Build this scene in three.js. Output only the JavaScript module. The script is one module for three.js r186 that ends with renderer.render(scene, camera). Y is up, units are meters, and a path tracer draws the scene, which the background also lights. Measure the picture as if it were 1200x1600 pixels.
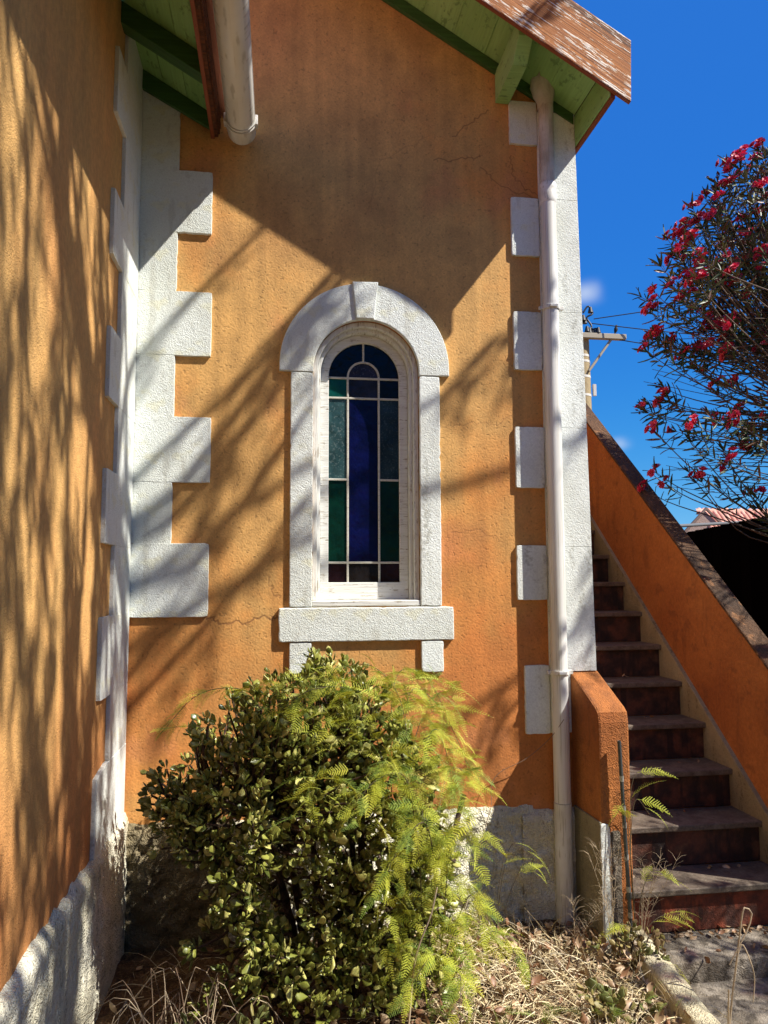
import * as THREE from 'three';
import { RoundedBoxGeometry } from 'three/addons/geometries/RoundedBoxGeometry.js';
import { mergeGeometries } from 'three/addons/utils/BufferGeometryUtils.js';

// ------------------------------------------------------------------ camera, sky, sun, exposure
const V = (x, y, z) => new THREE.Vector3(x, y, z);
const scene = new THREE.Scene();
const FOCAL = 1150, YAW = 8.08 * Math.PI / 180, PITCH = 5.05 * Math.PI / 180, ROLL = -0.222 * Math.PI / 180;
const EYE = V(0, 1.55, 3.6);
const camera = new THREE.PerspectiveCamera(2 * Math.atan(800 / FOCAL) * 180 / Math.PI, 0.75, 0.05, 800);
const fwd = V(Math.sin(YAW) * Math.cos(PITCH), Math.sin(PITCH), -Math.cos(YAW) * Math.cos(PITCH));
const rt0 = V(Math.cos(YAW), 0, Math.sin(YAW)), up0 = rt0.clone().cross(fwd);
const camUp = up0.clone().multiplyScalar(Math.cos(ROLL)).addScaledVector(rt0, -Math.sin(ROLL));
const camRt = fwd.clone().cross(camUp);
camera.position.copy(EYE); camera.up.copy(camUp); camera.lookAt(EYE.clone().add(fwd));
scene.add(camera);

const SUN = V(1.8, 2.35, 1).normalize();
const sun = new THREE.DirectionalLight(new THREE.Color(1, 0.955, 0.88), 5.0);
sun.name = 'sun_light'; sun.position.copy(SUN).multiplyScalar(40); sun.target.position.set(0, 0, 0);
sun.castShadow = true; sun.shadow.radius = 1; sun.shadow.mapSize.set(4096, 4096);
Object.assign(sun.shadow.camera, { left: -14, right: 14, top: 14, bottom: -14, near: 1, far: 90 });
scene.add(sun); scene.add(sun.target);

const renderer = new THREE.WebGLRenderer({ antialias: true });
renderer.setSize(768, 1024);
renderer.toneMapping = THREE.LinearToneMapping;
renderer.toneMappingExposure = 1.73;
renderer.shadowMap.enabled = true;

// ------------------------------------------------------------------ random and noise
function rng(seed) { let a = seed >>> 0; return () => { a = (a + 0x6d2b79f5) | 0; let t = Math.imul(a ^ (a >>> 15), 1 | a); t = (t + Math.imul(t ^ (t >>> 7), 61 | t)) ^ t; return ((t ^ (t >>> 14)) >>> 0) / 4294967296; }; }
const lerp = (a, b, t) => a + (b - a) * t, clamp = (x, a = 0, b = 1) => Math.min(b, Math.max(a, x)), smooth = (a, b, x) => { const t = clamp((x - a) / (b - a)); return t * t * (3 - 2 * t); };
function fbm(w, h, cx, cy, oct, seed, gain = 0.5) {          // tiling value noise, 0..1
  const out = new Float32Array(w * h); let amp = 1, tot = 0; const r = rng(seed);
  for (let o = 0; o < oct; o++, cx *= 2, cy *= 2, amp *= gain) {
    const g = new Float32Array(cx * cy).map(() => r()); tot += amp;
    const xi = new Int32Array(w), xj = new Int32Array(w), xf = new Float32Array(w);
    for (let x = 0; x < w; x++) { const p = x / w * cx, i = Math.floor(p), f = p - i; xi[x] = i % cx; xj[x] = (i + 1) % cx; xf[x] = f * f * (3 - 2 * f); }
    for (let y = 0; y < h; y++) {
      const p = y / h * cy, i = Math.floor(p), f0 = p - i, f = f0 * f0 * (3 - 2 * f0), a = (i % cy) * cx, b = ((i + 1) % cy) * cx;
      for (let x = 0; x < w; x++) { const u = g[a + xi[x]], v = g[a + xj[x]], s = g[b + xi[x]], t = g[b + xj[x]], k = xf[x]; out[y * w + x] += amp * ((u + (v - u) * k) * (1 - f) + (s + (t - s) * k) * f); }
    }
  }
  for (let i = 0; i < out.length; i++) out[i] = clamp((out[i] / tot - 0.5) * 1.6 + 0.5);
  return out;
}
function tex(w, h, fn, { srgb = true, rep = [1, 1], off = [0, 0] } = {}) {
  const d = new Uint8Array(w * h * 4);
  for (let y = 0, i = 0; y < h; y++) for (let x = 0; x < w; x++, i++) { const c = fn(x, y, i); if (c.length) { d[i * 4] = clamp(c[0], 0, 255); d[i * 4 + 1] = clamp(c[1], 0, 255); d[i * 4 + 2] = clamp(c[2], 0, 255); } else d[i * 4] = d[i * 4 + 1] = d[i * 4 + 2] = 255; d[i * 4 + 3] = 255; }
  const t = new THREE.DataTexture(d, w, h, THREE.RGBAFormat, THREE.UnsignedByteType);
  t.wrapS = t.wrapT = THREE.RepeatWrapping; t.magFilter = THREE.LinearFilter; t.minFilter = THREE.LinearMipmapLinearFilter; t.generateMipmaps = true;
  if (srgb) t.colorSpace = THREE.SRGBColorSpace;
  t.repeat.set(...rep); t.offset.set(...off); t.needsUpdate = true; return t;
}
const gray = (w, h, fn, o = {}) => tex(w, h, (x, y, i) => { const v = clamp(fn(x, y, i)) * 255; return [v, v, v]; }, { srgb: false, ...o });
const mix3 = (a, b, t) => [lerp(a[0], b[0], t), lerp(a[1], b[1], t), lerp(a[2], b[2], t)];
const retex = (t, rx, ry) => { const c = t.clone(); c.repeat.set(rx, ry); c.needsUpdate = true; return c; };

// ------------------------------------------------------------------ the sky (deep blue summer sky, paler towards the horizon, two tiny wisps)
{
  const W = 1024, H = 512, d = new Float32Array(W * H * 4), n = fbm(W, H, 64, 32, 5, 5), n2 = fbm(W, H, 12, 8, 4, 6);
  const toward = (px, py) => camRt.clone().multiplyScalar((px - 600) / FOCAL).addScaledVector(camUp, -(py - 800) / FOCAL).add(fwd).normalize();
  const wisps = [[toward(925, 457), 0.035, 0.75], [toward(972, 692), 0.02, 0.6], [V(-0.6, 0.3, 1).normalize(), 0.1, 0.5], [V(1, 0.35, 0.3).normalize(), 0.1, 0.4], [V(-1, 0.28, -0.4).normalize(), 0.1, 0.5]];
  const v = V(0, 0, 0);
  for (let row = 0; row < H; row++) for (let col = 0; col < W; col++) {
    const el = ((row + 0.5) / H - 0.5) * Math.PI, az = ((col + 0.5) / W - 0.5) * 2 * Math.PI;
    v.set(Math.cos(az) * Math.cos(el), Math.sin(el), Math.sin(az) * Math.cos(el));
    const e = Math.max(0, v.y);
    let c = [0.0135 + 0.2 * Math.exp(-14.2 * e), 0.098 + 0.3 * Math.exp(-7.2 * e), 0.362 + 0.18 * Math.exp(-3.3 * e)];
    const g = Math.max(0, v.dot(SUN)), glow = Math.pow(g, 8) * 0.10 + Math.pow(g, 60) * 0.4;
    c = [c[0] + glow, c[1] + glow * 0.95, c[2] + glow * 0.85];
    for (const [p, r, a] of wisps) { const q = Math.hypot((v.x - p.x), (v.y - p.y) * 1.9, v.z - p.z) / r, m = a * smooth(1, 0, q) * smooth(0.25, 0.7, n[row * W + col]); c = mix3(c, [0.5, 0.54, 0.58], m); }
    if (v.y < 0) c = [0.16, 0.14, 0.10];
    d.set([...c, 1], (row * W + col) * 4);
  }
  const t = new THREE.DataTexture(d, W, H, THREE.RGBAFormat, THREE.FloatType);
  t.mapping = THREE.EquirectangularReflectionMapping; t.magFilter = THREE.LinearFilter; t.needsUpdate = true;
  scene.background = t; scene.environment = t;
}

// ------------------------------------------------------------------ textures and materials
const S = 640;
const nFine = fbm(S, S, 128, 128, 3, 11, 0.6), nMid = fbm(S, S, 24, 24, 5, 12), nLow = fbm(S, S, 4, 4, 5, 13), nGrit = fbm(S, S, 256, 256, 2, 14, 0.7);
function stroke(arr, w, h, pts, width, depth) {              // worn crack drawn into a height / mask array
  for (let k = 0; k < pts.length - 1; k++) {
    const [x0, y0] = pts[k], [x1, y1] = pts[k + 1], n = Math.ceil(Math.hypot(x1 - x0, y1 - y0) * 2);
    for (let i = 0; i <= n; i++) { const x = lerp(x0, x1, i / n), y = lerp(y0, y1, i / n), R = Math.ceil(width + 1);
      for (let b = -R; b <= R; b++) for (let a = -R; a <= R; a++) { const px = Math.round(x) + a, py = Math.round(y) + b; if (px < 0 || py < 0 || px >= w || py >= h) continue; const v = depth * clamp(1 - Math.hypot(px - x, py - y) / (width + 0.6)); if (v > arr[py * w + px]) arr[py * w + px] = v; } }
  }
}
function jag(a, b, n, amp, r) { const out = [a]; for (let i = 1; i < n; i++) out.push([lerp(a[0], b[0], i / n) + (r() - 0.5) * amp, lerp(a[1], b[1], i / n) + (r() - 0.5) * amp]); out.push(b); return out; }
const stuccoBump = gray(S, S, (x, y, i) => { const f = nFine[i], g = nGrit[i]; const pit = smooth(0.12, 0.03, g); return 0.55 + 0.45 * (f - 0.5) + 0.35 * (g - 0.5) + 0.3 * (nMid[i] - 0.5) - 0.3 * pit; });
const roughBump = gray(S, S, (x, y, i) => 0.5 + 0.8 * (nMid[i] - 0.5) + 0.5 * (nFine[i] - 0.5) + 0.3 * (nGrit[i] - 0.5));

// front wall: a map of its own, 2.4 m x 5.6 m starting at (-0.75, -0.4)
const FW = 896, FH = 2048, FX = -0.75, FY = -0.4, FSX = 2.4, FSY = 5.6;
const fLow = fbm(FW, FH, 3, 7, 5, 21), fLow2 = fbm(FW, FH, 5, 8, 5, 22), fMid = fbm(FW, FH, 24, 60, 4, 23), fStr = fbm(FW, FH, 60, 12, 4, 24), fGr = fbm(FW, FH, 400, 900, 2, 25, 0.7), fPit = fbm(FW, FH, 220, 520, 2, 26, 0.5);
const crackMask = new Float32Array(FW * FH);
{ const r = rng(7), P = (x, y) => [(x - FX) / FSX * FW, (y - FY) / FSY * FH], C = (list, w, d, amp = 9) => { for (let k = 0; k < list.length - 1; k++) stroke(crackMask, FW, FH, jag(P(...list[k]), P(...list[k + 1]), 7, amp, r), w, d); };
  C([[-0.34, 1.37], [-0.27, 1.33], [-0.15, 1.335], [-0.06, 1.36], [0.0, 1.35]], 1.6, 1);
  C([[-0.06, 1.56], [-0.02, 1.46], [0.0, 1.45]], 0.8, 0.7);
  C([[0.78, 3.72], [0.95, 3.74], [1.03, 3.76]], 0.9, 0.9); C([[0.88, 3.86], [1.0, 3.95], [1.08, 4.02]], 0.9, 0.9);
  C([[1.03, 3.7], [1.12, 3.62], [1.34, 3.55]], 0.8, 0.8); C([[1.2, 3.78], [1.2, 3.68], [1.27, 3.6], [1.34, 3.57]], 0.8, 0.8);
  C([[0.82, 2.3], [0.95, 2.33], [1.1, 2.32], [1.18, 2.38]], 0.8, 0.5); C([[0.85, 1.77], [1.0, 1.78], [1.12, 1.72]], 0.8, 0.5);
  C([[0.42, 3.4], [0.5, 3.7], [0.75, 3.85]], 0.7, 0.35); C([[-0.3, 2.2], [-0.2, 2.1], [-0.22, 1.95]], 0.7, 0.4);
  C([[0.4, 1.05], [0.7, 1.0], [0.9, 0.93]], 0.7, 0.5); }
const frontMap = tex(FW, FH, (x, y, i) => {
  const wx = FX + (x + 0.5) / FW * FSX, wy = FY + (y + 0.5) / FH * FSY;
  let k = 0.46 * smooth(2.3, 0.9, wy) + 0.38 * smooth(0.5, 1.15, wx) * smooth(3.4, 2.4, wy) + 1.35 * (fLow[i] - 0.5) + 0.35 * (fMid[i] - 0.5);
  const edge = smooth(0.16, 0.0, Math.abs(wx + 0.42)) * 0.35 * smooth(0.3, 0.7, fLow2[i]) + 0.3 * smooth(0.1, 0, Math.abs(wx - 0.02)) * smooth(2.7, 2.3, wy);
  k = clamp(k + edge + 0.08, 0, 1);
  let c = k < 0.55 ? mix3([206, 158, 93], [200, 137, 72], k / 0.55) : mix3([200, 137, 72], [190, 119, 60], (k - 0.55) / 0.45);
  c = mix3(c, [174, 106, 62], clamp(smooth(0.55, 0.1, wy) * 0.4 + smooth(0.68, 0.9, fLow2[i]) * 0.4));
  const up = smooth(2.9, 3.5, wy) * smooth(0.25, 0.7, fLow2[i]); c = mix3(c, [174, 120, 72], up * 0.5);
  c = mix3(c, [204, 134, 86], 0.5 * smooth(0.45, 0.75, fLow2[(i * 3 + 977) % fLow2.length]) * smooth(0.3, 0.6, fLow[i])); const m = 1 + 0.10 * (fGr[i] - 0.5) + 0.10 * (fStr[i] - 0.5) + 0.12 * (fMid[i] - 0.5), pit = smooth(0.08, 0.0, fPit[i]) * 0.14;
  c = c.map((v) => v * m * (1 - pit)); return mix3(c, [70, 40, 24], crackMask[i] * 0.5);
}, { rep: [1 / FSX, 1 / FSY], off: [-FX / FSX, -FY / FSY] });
const frontBump = gray(FW, FH, (x, y, i) => 0.6 + 0.5 * (fGr[i] - 0.5) + 0.18 * (fMid[i] - 0.5) - 0.4 * smooth(0.12, 0.03, fPit[i]) - 0.5 * crackMask[i], { rep: [1 / FSX, 1 / FSY], off: [-FX / FSX, -FY / FSY] });
// wing wall: z (0..8 m along u) and y
const LW = 1024, LH = 1024, lA = fbm(LW, LH, 8, 4, 5, 31), lB = fbm(LW, LH, 60, 20, 4, 32), lC = fbm(LW, LH, 400, 300, 2, 33, 0.7);
const wingMap = tex(LW, LH, (x, y, i) => {
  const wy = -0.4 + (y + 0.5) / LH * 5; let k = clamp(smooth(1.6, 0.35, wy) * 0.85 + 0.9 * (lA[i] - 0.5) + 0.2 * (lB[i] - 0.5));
  let c = mix3([206, 160, 94], [196, 126, 68], k); const m = 1 + 0.1 * (lC[i] - 0.5) + 0.12 * (lB[i] - 0.5); return c.map((v) => v * m);
}, { rep: [1 / 5, 1 / 5], off: [0, 0.4 / 5] });

const pOut = (a) => ({ roughness: 0.93, metalness: 0, side: THREE.DoubleSide, ...a });
const std = (a) => new THREE.MeshStandardMaterial(pOut(a));
const white1 = fbm(S, S, 5, 5, 5, 41), white2 = fbm(S, S, 30, 6, 5, 42), white3 = fbm(S, S, 40, 40, 4, 43);
const whiteMap = tex(S, S, (x, y, i) => { let c = mix3([224, 228, 222], [213, 216, 205], clamp(white1[i] * 1.1 - 0.15)); c = mix3(c, [222, 218, 184], smooth(0.5, 0.8, nLow[(i * 5 + 77) % (S * S)]) * 0.45); c = mix3(c, [180, 178, 164], smooth(0.7, 0.95, white2[i]) * 0.35); c = mix3(c, [128, 124, 110], smooth(0.86, 0.97, nFine[(i * 3) % (S * S)]) * 0.35); c = mix3(c, [170, 168, 156], smooth(0.8, 0.99, white3[i]) * 0.2); const m = 1 + 0.05 * (nGrit[i] - 0.5); return c.map((v) => v * m); }, { rep: [0.8, 0.8] });
const dirtyMap = tex(S, S, (x, y, i) => { let c = mix3([229, 233, 227], [206, 208, 198], clamp(white1[i] * 1.3 - 0.25)); c = mix3(c, [140, 138, 124], smooth(0.6, 0.95, white2[i] * 0.6 + nFine[i] * 0.4) * 0.5); const m = 1 + 0.08 * (nGrit[i] - 0.5); return c.map((v) => v * m); }, { rep: [0.7, 0.7] });
const plinthMap = tex(S, S, (x, y, i) => { let c = mix3([240, 235, 212], [212, 204, 174], clamp(white1[i] * 1.5 - 0.35)); c = mix3(c, [110, 104, 84], smooth(0.6, 0.95, nFine[i] * 0.5 + white2[i] * 0.5) * 0.6); return c.map((v) => v * (1 + 0.12 * (nFine[i] - 0.5))); }, { rep: [0.9, 0.9] });
const orangeMap = tex(S, S, (x, y, i) => { let c = mix3([174, 108, 52], [144, 82, 36], clamp(nLow[i] * 1.4 - 0.2)); c = mix3(c, [92, 56, 34], smooth(0.6, 0.9, white2[i]) * 0.2 + smooth(0.72, 0.9, nMid[i]) * 0.25); return c.map((v) => v * (1 + 0.14 * (nFine[i] - 0.5))); }, { rep: [0.6, 0.6] });
const copingMap = tex(S, S, (x, y, i) => { let c = mix3([94, 66, 42], [54, 40, 28], clamp(nLow[i] * 1.3 - 0.1)); c = mix3(c, [150, 104, 64], smooth(0.6, 0.85, nMid[i]) * 0.6); return c.map((v) => v * (1 + 0.35 * (nFine[i] - 0.5))); }, { rep: [1, 1] });
const treadMap = tex(S, S, (x, y, i) => { let c = mix3([112, 99, 84], [84, 72, 60], clamp(nMid[i] * 1.1)); c = mix3(c, [60, 46, 38], smooth(0.65, 0.9, white3[i]) * 0.35); return c.map((v) => v * (1 + 0.2 * (nFine[i] - 0.5))); }, { rep: [1, 1] });
const riserMap = tex(S, S, (x, y, i) => { let c = mix3([94, 54, 36], [48, 32, 24], clamp(nMid[i] * 1.5 - 0.25)); c = mix3(c, [34, 24, 20], smooth(0.5, 0.8, white2[i]) * 0.7); c = mix3(c, [120, 84, 54], smooth(0.72, 0.9, nLow[(i * 3) % (S * S)]) * 0.4); return c.map((v) => v * (1 + 0.15 * (nFine[i] - 0.5))); }, { rep: [0.8, 0.8] });
const soilMap = tex(S, S, (x, y, i) => { let c = mix3([132, 104, 72], [84, 62, 42], clamp(nMid[i] * 1.2 - 0.1)); c = mix3(c, [176, 146, 98], smooth(0.55, 0.8, nFine[i]) * 0.5); return c; }, { rep: [0.9, 0.9] });
const slabMap = tex(S, S, (x, y, i) => { let c = mix3([142, 132, 118], [104, 94, 80], clamp(nMid[i] * 1.3 - 0.15)); c = mix3(c, [64, 56, 46], smooth(0.62, 0.85, white3[i]) * 0.6); return c.map((v) => v * (1 + 0.15 * (nFine[i] - 0.5))); }, { rep: [0.8, 0.8] });
// wood: grain along u
const grain = fbm(S, S, 4, 96, 5, 51, 0.6), grain2 = fbm(S, S, 8, 200, 3, 52, 0.6), flake = fbm(S, S, 26, 50, 5, 53, 0.66), flake2 = fbm(S, S, 3, 5, 4, 54);
const bargeMap = tex(S, S, (x, y, i) => { const v = y / S; let c = mix3([196, 122, 48], [140, 80, 30], clamp(grain[i] * 1.3 - 0.15)); c = mix3(c, [54, 36, 28], smooth(0.72, 0.9, grain2[i]) * 0.6 + smooth(0.62, 0.82, grain[i] * 0.5 + v * 0.5) * 0.55);
  const f = smooth(0.60, 0.68, flake[i] * 0.62 + flake2[i] * 0.38 + 0.13 * smooth(0.3, 0.02, v) - 0.005); c = mix3(c, [232, 224, 212], f * 0.92); return c; }, { rep: [0.9, 3.205] });
const bargeBump = gray(S, S, (x, y, i) => 0.4 + 0.35 * (grain[i] - 0.5) + 0.2 * (grain2[i] - 0.5) + 0.3 * smooth(0.60, 0.68, flake[i] * 0.62 + flake2[i] * 0.38), { rep: [0.9, 3.205] });
const greenMap = tex(S, S, (x, y, i) => { let c = mix3([160, 202, 128], [134, 178, 102], clamp(grain[i] * 0.4 + flake2[i] * 0.9 - 0.2)); c = mix3(c, [80, 112, 60], smooth(0.68, 0.9, flake[i]) * 0.5); return c.map((v) => v * (1 + 0.08 * (grain2[i] - 0.5))); }, { rep: [1, 1] });
const dkGreenMap = tex(S, S, (x, y, i) => { let c = mix3([66, 108, 50], [44, 78, 36], clamp(grain[i] * 0.9 + flake2[i] * 0.4 - 0.2)); return c.map((v) => v * (1 + 0.1 * (grain2[i] - 0.5))); }, { rep: [1, 1] });
const frameMap = tex(S, S, (x, y, i) => { let c = mix3([226, 226, 219], [208, 206, 196], clamp(grain[i] * 1.2 - 0.2)); c = mix3(c, [150, 138, 120], smooth(0.66, 0.8, grain2[i] * 0.55 + flake[i] * 0.45) * 0.8); return c; }, { rep: [1.5, 1.5] });
const woodBump = gray(S, S, (x, y, i) => 0.5 + 0.6 * (grain[i] - 0.5) + 0.3 * (grain2[i] - 0.5), { rep: [1, 1] });
const oldWoodMap = tex(S, S, (x, y, i) => { let c = mix3([120, 66, 36], [58, 34, 22], clamp(grain[i] * 1.3 - 0.15)); return mix3(c, [150, 110, 74], smooth(0.7, 0.85, flake[i]) * 0.4); }, { rep: [1, 1] });
const pipeMap = tex(512, 1024, (x, y, i) => { const a = nLow[(y * S + x) % (S * S)], b = white2[(y * S + x * 2) % (S * S)]; let c = mix3([226, 224, 218], [208, 204, 192], clamp(a)); return mix3(c, [150, 142, 122], smooth(0.62, 0.92, b) * 0.45); });
const oldPipeMap = tex(512, 1024, (x, y, i) => { const a = nLow[(y * S + x) % (S * S)], b = white2[(y * S + x * 2) % (S * S)]; let c = mix3([206, 200, 188], [176, 166, 150], clamp(a * 1.3 - 0.1)); return mix3(c, [104, 88, 72], smooth(0.62, 0.9, b) * 0.15); });

const M = {
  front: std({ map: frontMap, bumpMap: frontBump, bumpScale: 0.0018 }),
  wing: std({ map: wingMap, bumpMap: retex(stuccoBump, 1.6, 1.6), bumpScale: 0.0035 }),
  white: std({ map: whiteMap, bumpMap: retex(stuccoBump, 1.8, 1.8), bumpScale: 0.003, roughness: 0.85 }),
  dirty: std({ map: dirtyMap, bumpMap: retex(stuccoBump, 1.3, 1.3), bumpScale: 0.002, roughness: 0.9 }),
  plinth: std({ map: plinthMap, bumpMap: retex(roughBump, 1.3, 1.3), bumpScale: 0.016 }),
  orange: std({ map: orangeMap, bumpMap: retex(stuccoBump, 1.5, 1.5), bumpScale: 0.006 }),
  coping: std({ map: copingMap, bumpMap: retex(roughBump, 2, 2), bumpScale: 0.01 }),
  tread: std({ map: treadMap, bumpMap: retex(roughBump, 2, 2), bumpScale: 0.002, roughness: 0.75 }),
  riser: std({ map: riserMap, bumpMap: retex(roughBump, 2, 2), bumpScale: 0.003, roughness: 0.85 }),
  dirtShade: std({ map: plinthMap, color: new THREE.Color().setRGB(0.26, 0.22, 0.16), bumpMap: retex(roughBump, 1.3, 1.3), bumpScale: 0.016 }),  // plinth tint: dirt plus the bush shadow, both painted into the colour
  plain: std({ map: retex(dirtyMap, 2, 2), roughness: 1, bumpMap: roughBump, bumpScale: 0.002 }),
  rust: std({ map: riserMap, color: new THREE.Color().setRGB(2.2, 1.35, 1.0), bumpMap: retex(roughBump, 2, 2), bumpScale: 0.003, roughness: 0.85 }),
  skirt: std({ map: retex(plinthMap, 0.8, 0.8), color: 0xa09c92, bumpMap: retex(stuccoBump, 1.5, 1.5), bumpScale: 0.004 }),
  soil: std({ map: soilMap, bumpMap: retex(roughBump, 1.5, 1.5), bumpScale: 0.02, roughness: 1 }),
  slab: std({ map: slabMap, bumpMap: retex(roughBump, 1.7, 1.7), bumpScale: 0.006 }),
  barge: std({ map: bargeMap, bumpMap: bargeBump, bumpScale: 0.003, roughness: 0.8 }),
  green: std({ map: greenMap, bumpMap: woodBump, bumpScale: 0.0006, roughness: 0.6 }),
  dkGreen: std({ map: dkGreenMap, bumpMap: woodBump, bumpScale: 0.0015, roughness: 0.6 }),
  frame: std({ map: frameMap, bumpMap: retex(woodBump, 1.5, 1.5), bumpScale: 0.002, roughness: 0.7 }),
  redBrown: std({ color: new THREE.Color().setRGB(0.24, 0.06, 0.02), roughness: 0.7, bumpMap: woodBump, bumpScale: 0.001 }),
  oldWood: std({ map: oldWoodMap, bumpMap: woodBump, bumpScale: 0.003 }),
  tile: std({ color: new THREE.Color().setRGB(0.42, 0.17, 0.1), bumpMap: roughBump, bumpScale: 0.003 }),
  pipe: std({ map: pipeMap, roughness: 0.35 }),
  oldPipe: std({ map: oldPipeMap, roughness: 0.8, bumpMap: roughBump, bumpScale: 0.002 }),
  lead: std({ map: retex(frameMap, 4, 4), color: 0xe8e4dc, roughness: 0.7 }),
  rod: std({ color: new THREE.Color().setRGB(0.09, 0.1, 0.1), roughness: 0.5, metalness: 0.6 }),
  ring: std({ color: new THREE.Color().setRGB(0.45, 0.45, 0.42), roughness: 0.5, metalness: 0.3 }),
  black: std({ color: new THREE.Color().setRGB(0.004, 0.004, 0.004), roughness: 1 }),
};

// ------------------------------------------------------------------ helpers: geometry
function boxUV(g0) {
  const g = g0.index ? g0.toNonIndexed() : g0, p = g.attributes.position, uv = new Float32Array(p.count * 2), a = V(), b = V(), c = V();
  for (let i = 0; i < p.count; i += 3) {
    a.fromBufferAttribute(p, i); b.fromBufferAttribute(p, i + 1); c.fromBufferAttribute(p, i + 2);
    const n = b.clone().sub(a).cross(c.clone().sub(a)), ax = Math.abs(n.x), ay = Math.abs(n.y), az = Math.abs(n.z);
    [a, b, c].forEach((q, k) => { const u = ax > ay && ax > az ? [q.z, q.y] : ay > az ? [q.x, q.z] : [q.x, q.y]; uv[(i + k) * 2] = u[0]; uv[(i + k) * 2 + 1] = u[1]; });
  }
  g.setAttribute('uv', new THREE.BufferAttribute(uv, 2)); return g;
}
const box = (x0, x1, y0, y1, z0, z1, r = 0.004, seg = 2) => { const w = x1 - x0, h = y1 - y0, d = z1 - z0; const g = r ? new RoundedBoxGeometry(w, h, d, seg, Math.min(r, w / 2.1, h / 2.1, d / 2.1)) : new THREE.BoxGeometry(w, h, d); g.translate((x0 + x1) / 2, (y0 + y1) / 2, (z0 + z1) / 2); return boxUV(g); };
function ext(shape, z0, z1, bevel = 0) { const g = new THREE.ExtrudeGeometry(shape, { depth: z1 - z0 - bevel * 2, bevelEnabled: bevel > 0, bevelThickness: bevel, bevelSize: bevel, bevelOffset: -bevel, bevelSegments: 2, curveSegments: 40 }); g.translate(0, 0, z0 + bevel); return boxUV(g); }
const poly = (pts) => new THREE.Shape(pts.map(([x, y]) => new THREE.Vector2(x, y)));
function extZY(pts, x0, x1, bevel = 0) { const g = new THREE.ExtrudeGeometry(poly(pts.map(([z, y]) => [-z, y])), { depth: x1 - x0 - bevel * 2, bevelEnabled: bevel > 0, bevelThickness: bevel, bevelSize: bevel, bevelOffset: -bevel, bevelSegments: 2 }); g.translate(0, 0, x0 + bevel); g.rotateY(Math.PI / 2); return boxUV(g); }
class MB {                                                     // collects triangles of one mesh
  constructor() { this.p = []; this.u = []; this.ix = []; }
  v(x, y, z, u = 0, w = 0) { this.p.push(x, y, z); this.u.push(u, w); return this.p.length / 3 - 1; }
  tri(a, b, c) { this.ix.push(a, b, c); }
  quad(a, b, c, d) { this.ix.push(a, b, c, a, c, d); }
  tube(pts, radii, sides = 5, cap = true) {
    const rings = [], n = pts.length, t = V(), q = V(), w = V(); let ref = V(0.31, 0.85, 0.42);
    for (let i = 0; i < n; i++) {
      t.copy(pts[Math.min(n - 1, i + 1)]).sub(pts[Math.max(0, i - 1)]).normalize();
      q.copy(ref).addScaledVector(t, -ref.dot(t)); if (q.lengthSq() < 1e-4) q.set(1, 0, 0).addScaledVector(t, -t.x); q.normalize(); ref = q.clone(); w.copy(t).cross(q);
      const r = typeof radii === 'function' ? radii(i / (n - 1)) : lerp(radii[0], radii[1], i / (n - 1)), ring = [];
      for (let k = 0; k < sides; k++) { const a = k / sides * 2 * Math.PI, c = Math.cos(a) * r, s = Math.sin(a) * r; ring.push(this.v(pts[i].x + q.x * c + w.x * s, pts[i].y + q.y * c + w.y * s, pts[i].z + q.z * c + w.z * s, k / sides * r * 6, i * 0.05)); }
      if (rings.length) { const o = rings[rings.length - 1]; for (let k = 0; k < sides; k++) this.quad(o[k], o[(k + 1) % sides], ring[(k + 1) % sides], ring[k]); }
      rings.push(ring);
    }
    if (cap) for (const [ring, p] of [[rings[0], pts[0]], [rings[n - 1], pts[n - 1]]]) { const m = this.v(p.x, p.y, p.z); for (let k = 0; k < sides; k++) this.tri(m, ring[k], ring[(k + 1) % sides]); }
  }
  add(g, m) { const p = g.attributes.position, uv = g.attributes.uv, o = this.p.length / 3, q = V(); for (let i = 0; i < p.count; i++) { q.fromBufferAttribute(p, i); if (m) q.applyMatrix4(m); this.v(q.x, q.y, q.z, uv ? uv.getX(i) : 0, uv ? uv.getY(i) : 0); } if (g.index) for (let i = 0; i < g.index.count; i++) this.ix.push(o + g.index.getX(i)); else for (let i = 0; i < p.count; i++) this.ix.push(o + i); }
  geo() { const g = new THREE.BufferGeometry(); g.setAttribute('position', new THREE.BufferAttribute(new Float32Array(this.p), 3)); g.setAttribute('uv', new THREE.BufferAttribute(new Float32Array(this.u), 2)); g.setIndex(this.ix); g.computeVertexNormals(); return g; }
}
const curve = (pts, n = 8) => new THREE.CatmullRomCurve3(pts).getPoints(n);
// ------------------------------------------------------------------ helpers: naming
const used = {};
function numbered(name) { const n = used[name] = (used[name] ?? -1) + 1; return n ? name + '_' + String(n).padStart(3, '0') : name; }
function tag(o, label, category, group) { o.userData.label = label; o.userData.category = category; if (group) o.userData.group = group; return o; }
function thing(name, label, category, pos = [0, 0, 0], group) { const o = new THREE.Group(); o.name = numbered(name); o.position.set(...pos); scene.add(o); return tag(o, label, category, group); }
function part(name, geo, mat, parent, label) { const m = new THREE.Mesh(geo, mat); m.name = name; m.castShadow = m.receiveShadow = true; parent.add(m); if (label) m.userData.label = label; return m; }
function single(name, geo, mat, label, category, group) { const m = part(numbered(name), geo, mat, scene); return tag(m, label, category, group); }
function setting(name, geo, mat, label) { const m = part(numbered(name), geo, mat, scene); m.userData.kind = 'structure'; if (label) m.userData.label = label; return m; }
function group(name, parent, label) { const g = new THREE.Group(); g.name = name; parent.add(g); if (label) g.userData.label = label; return g; }
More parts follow.
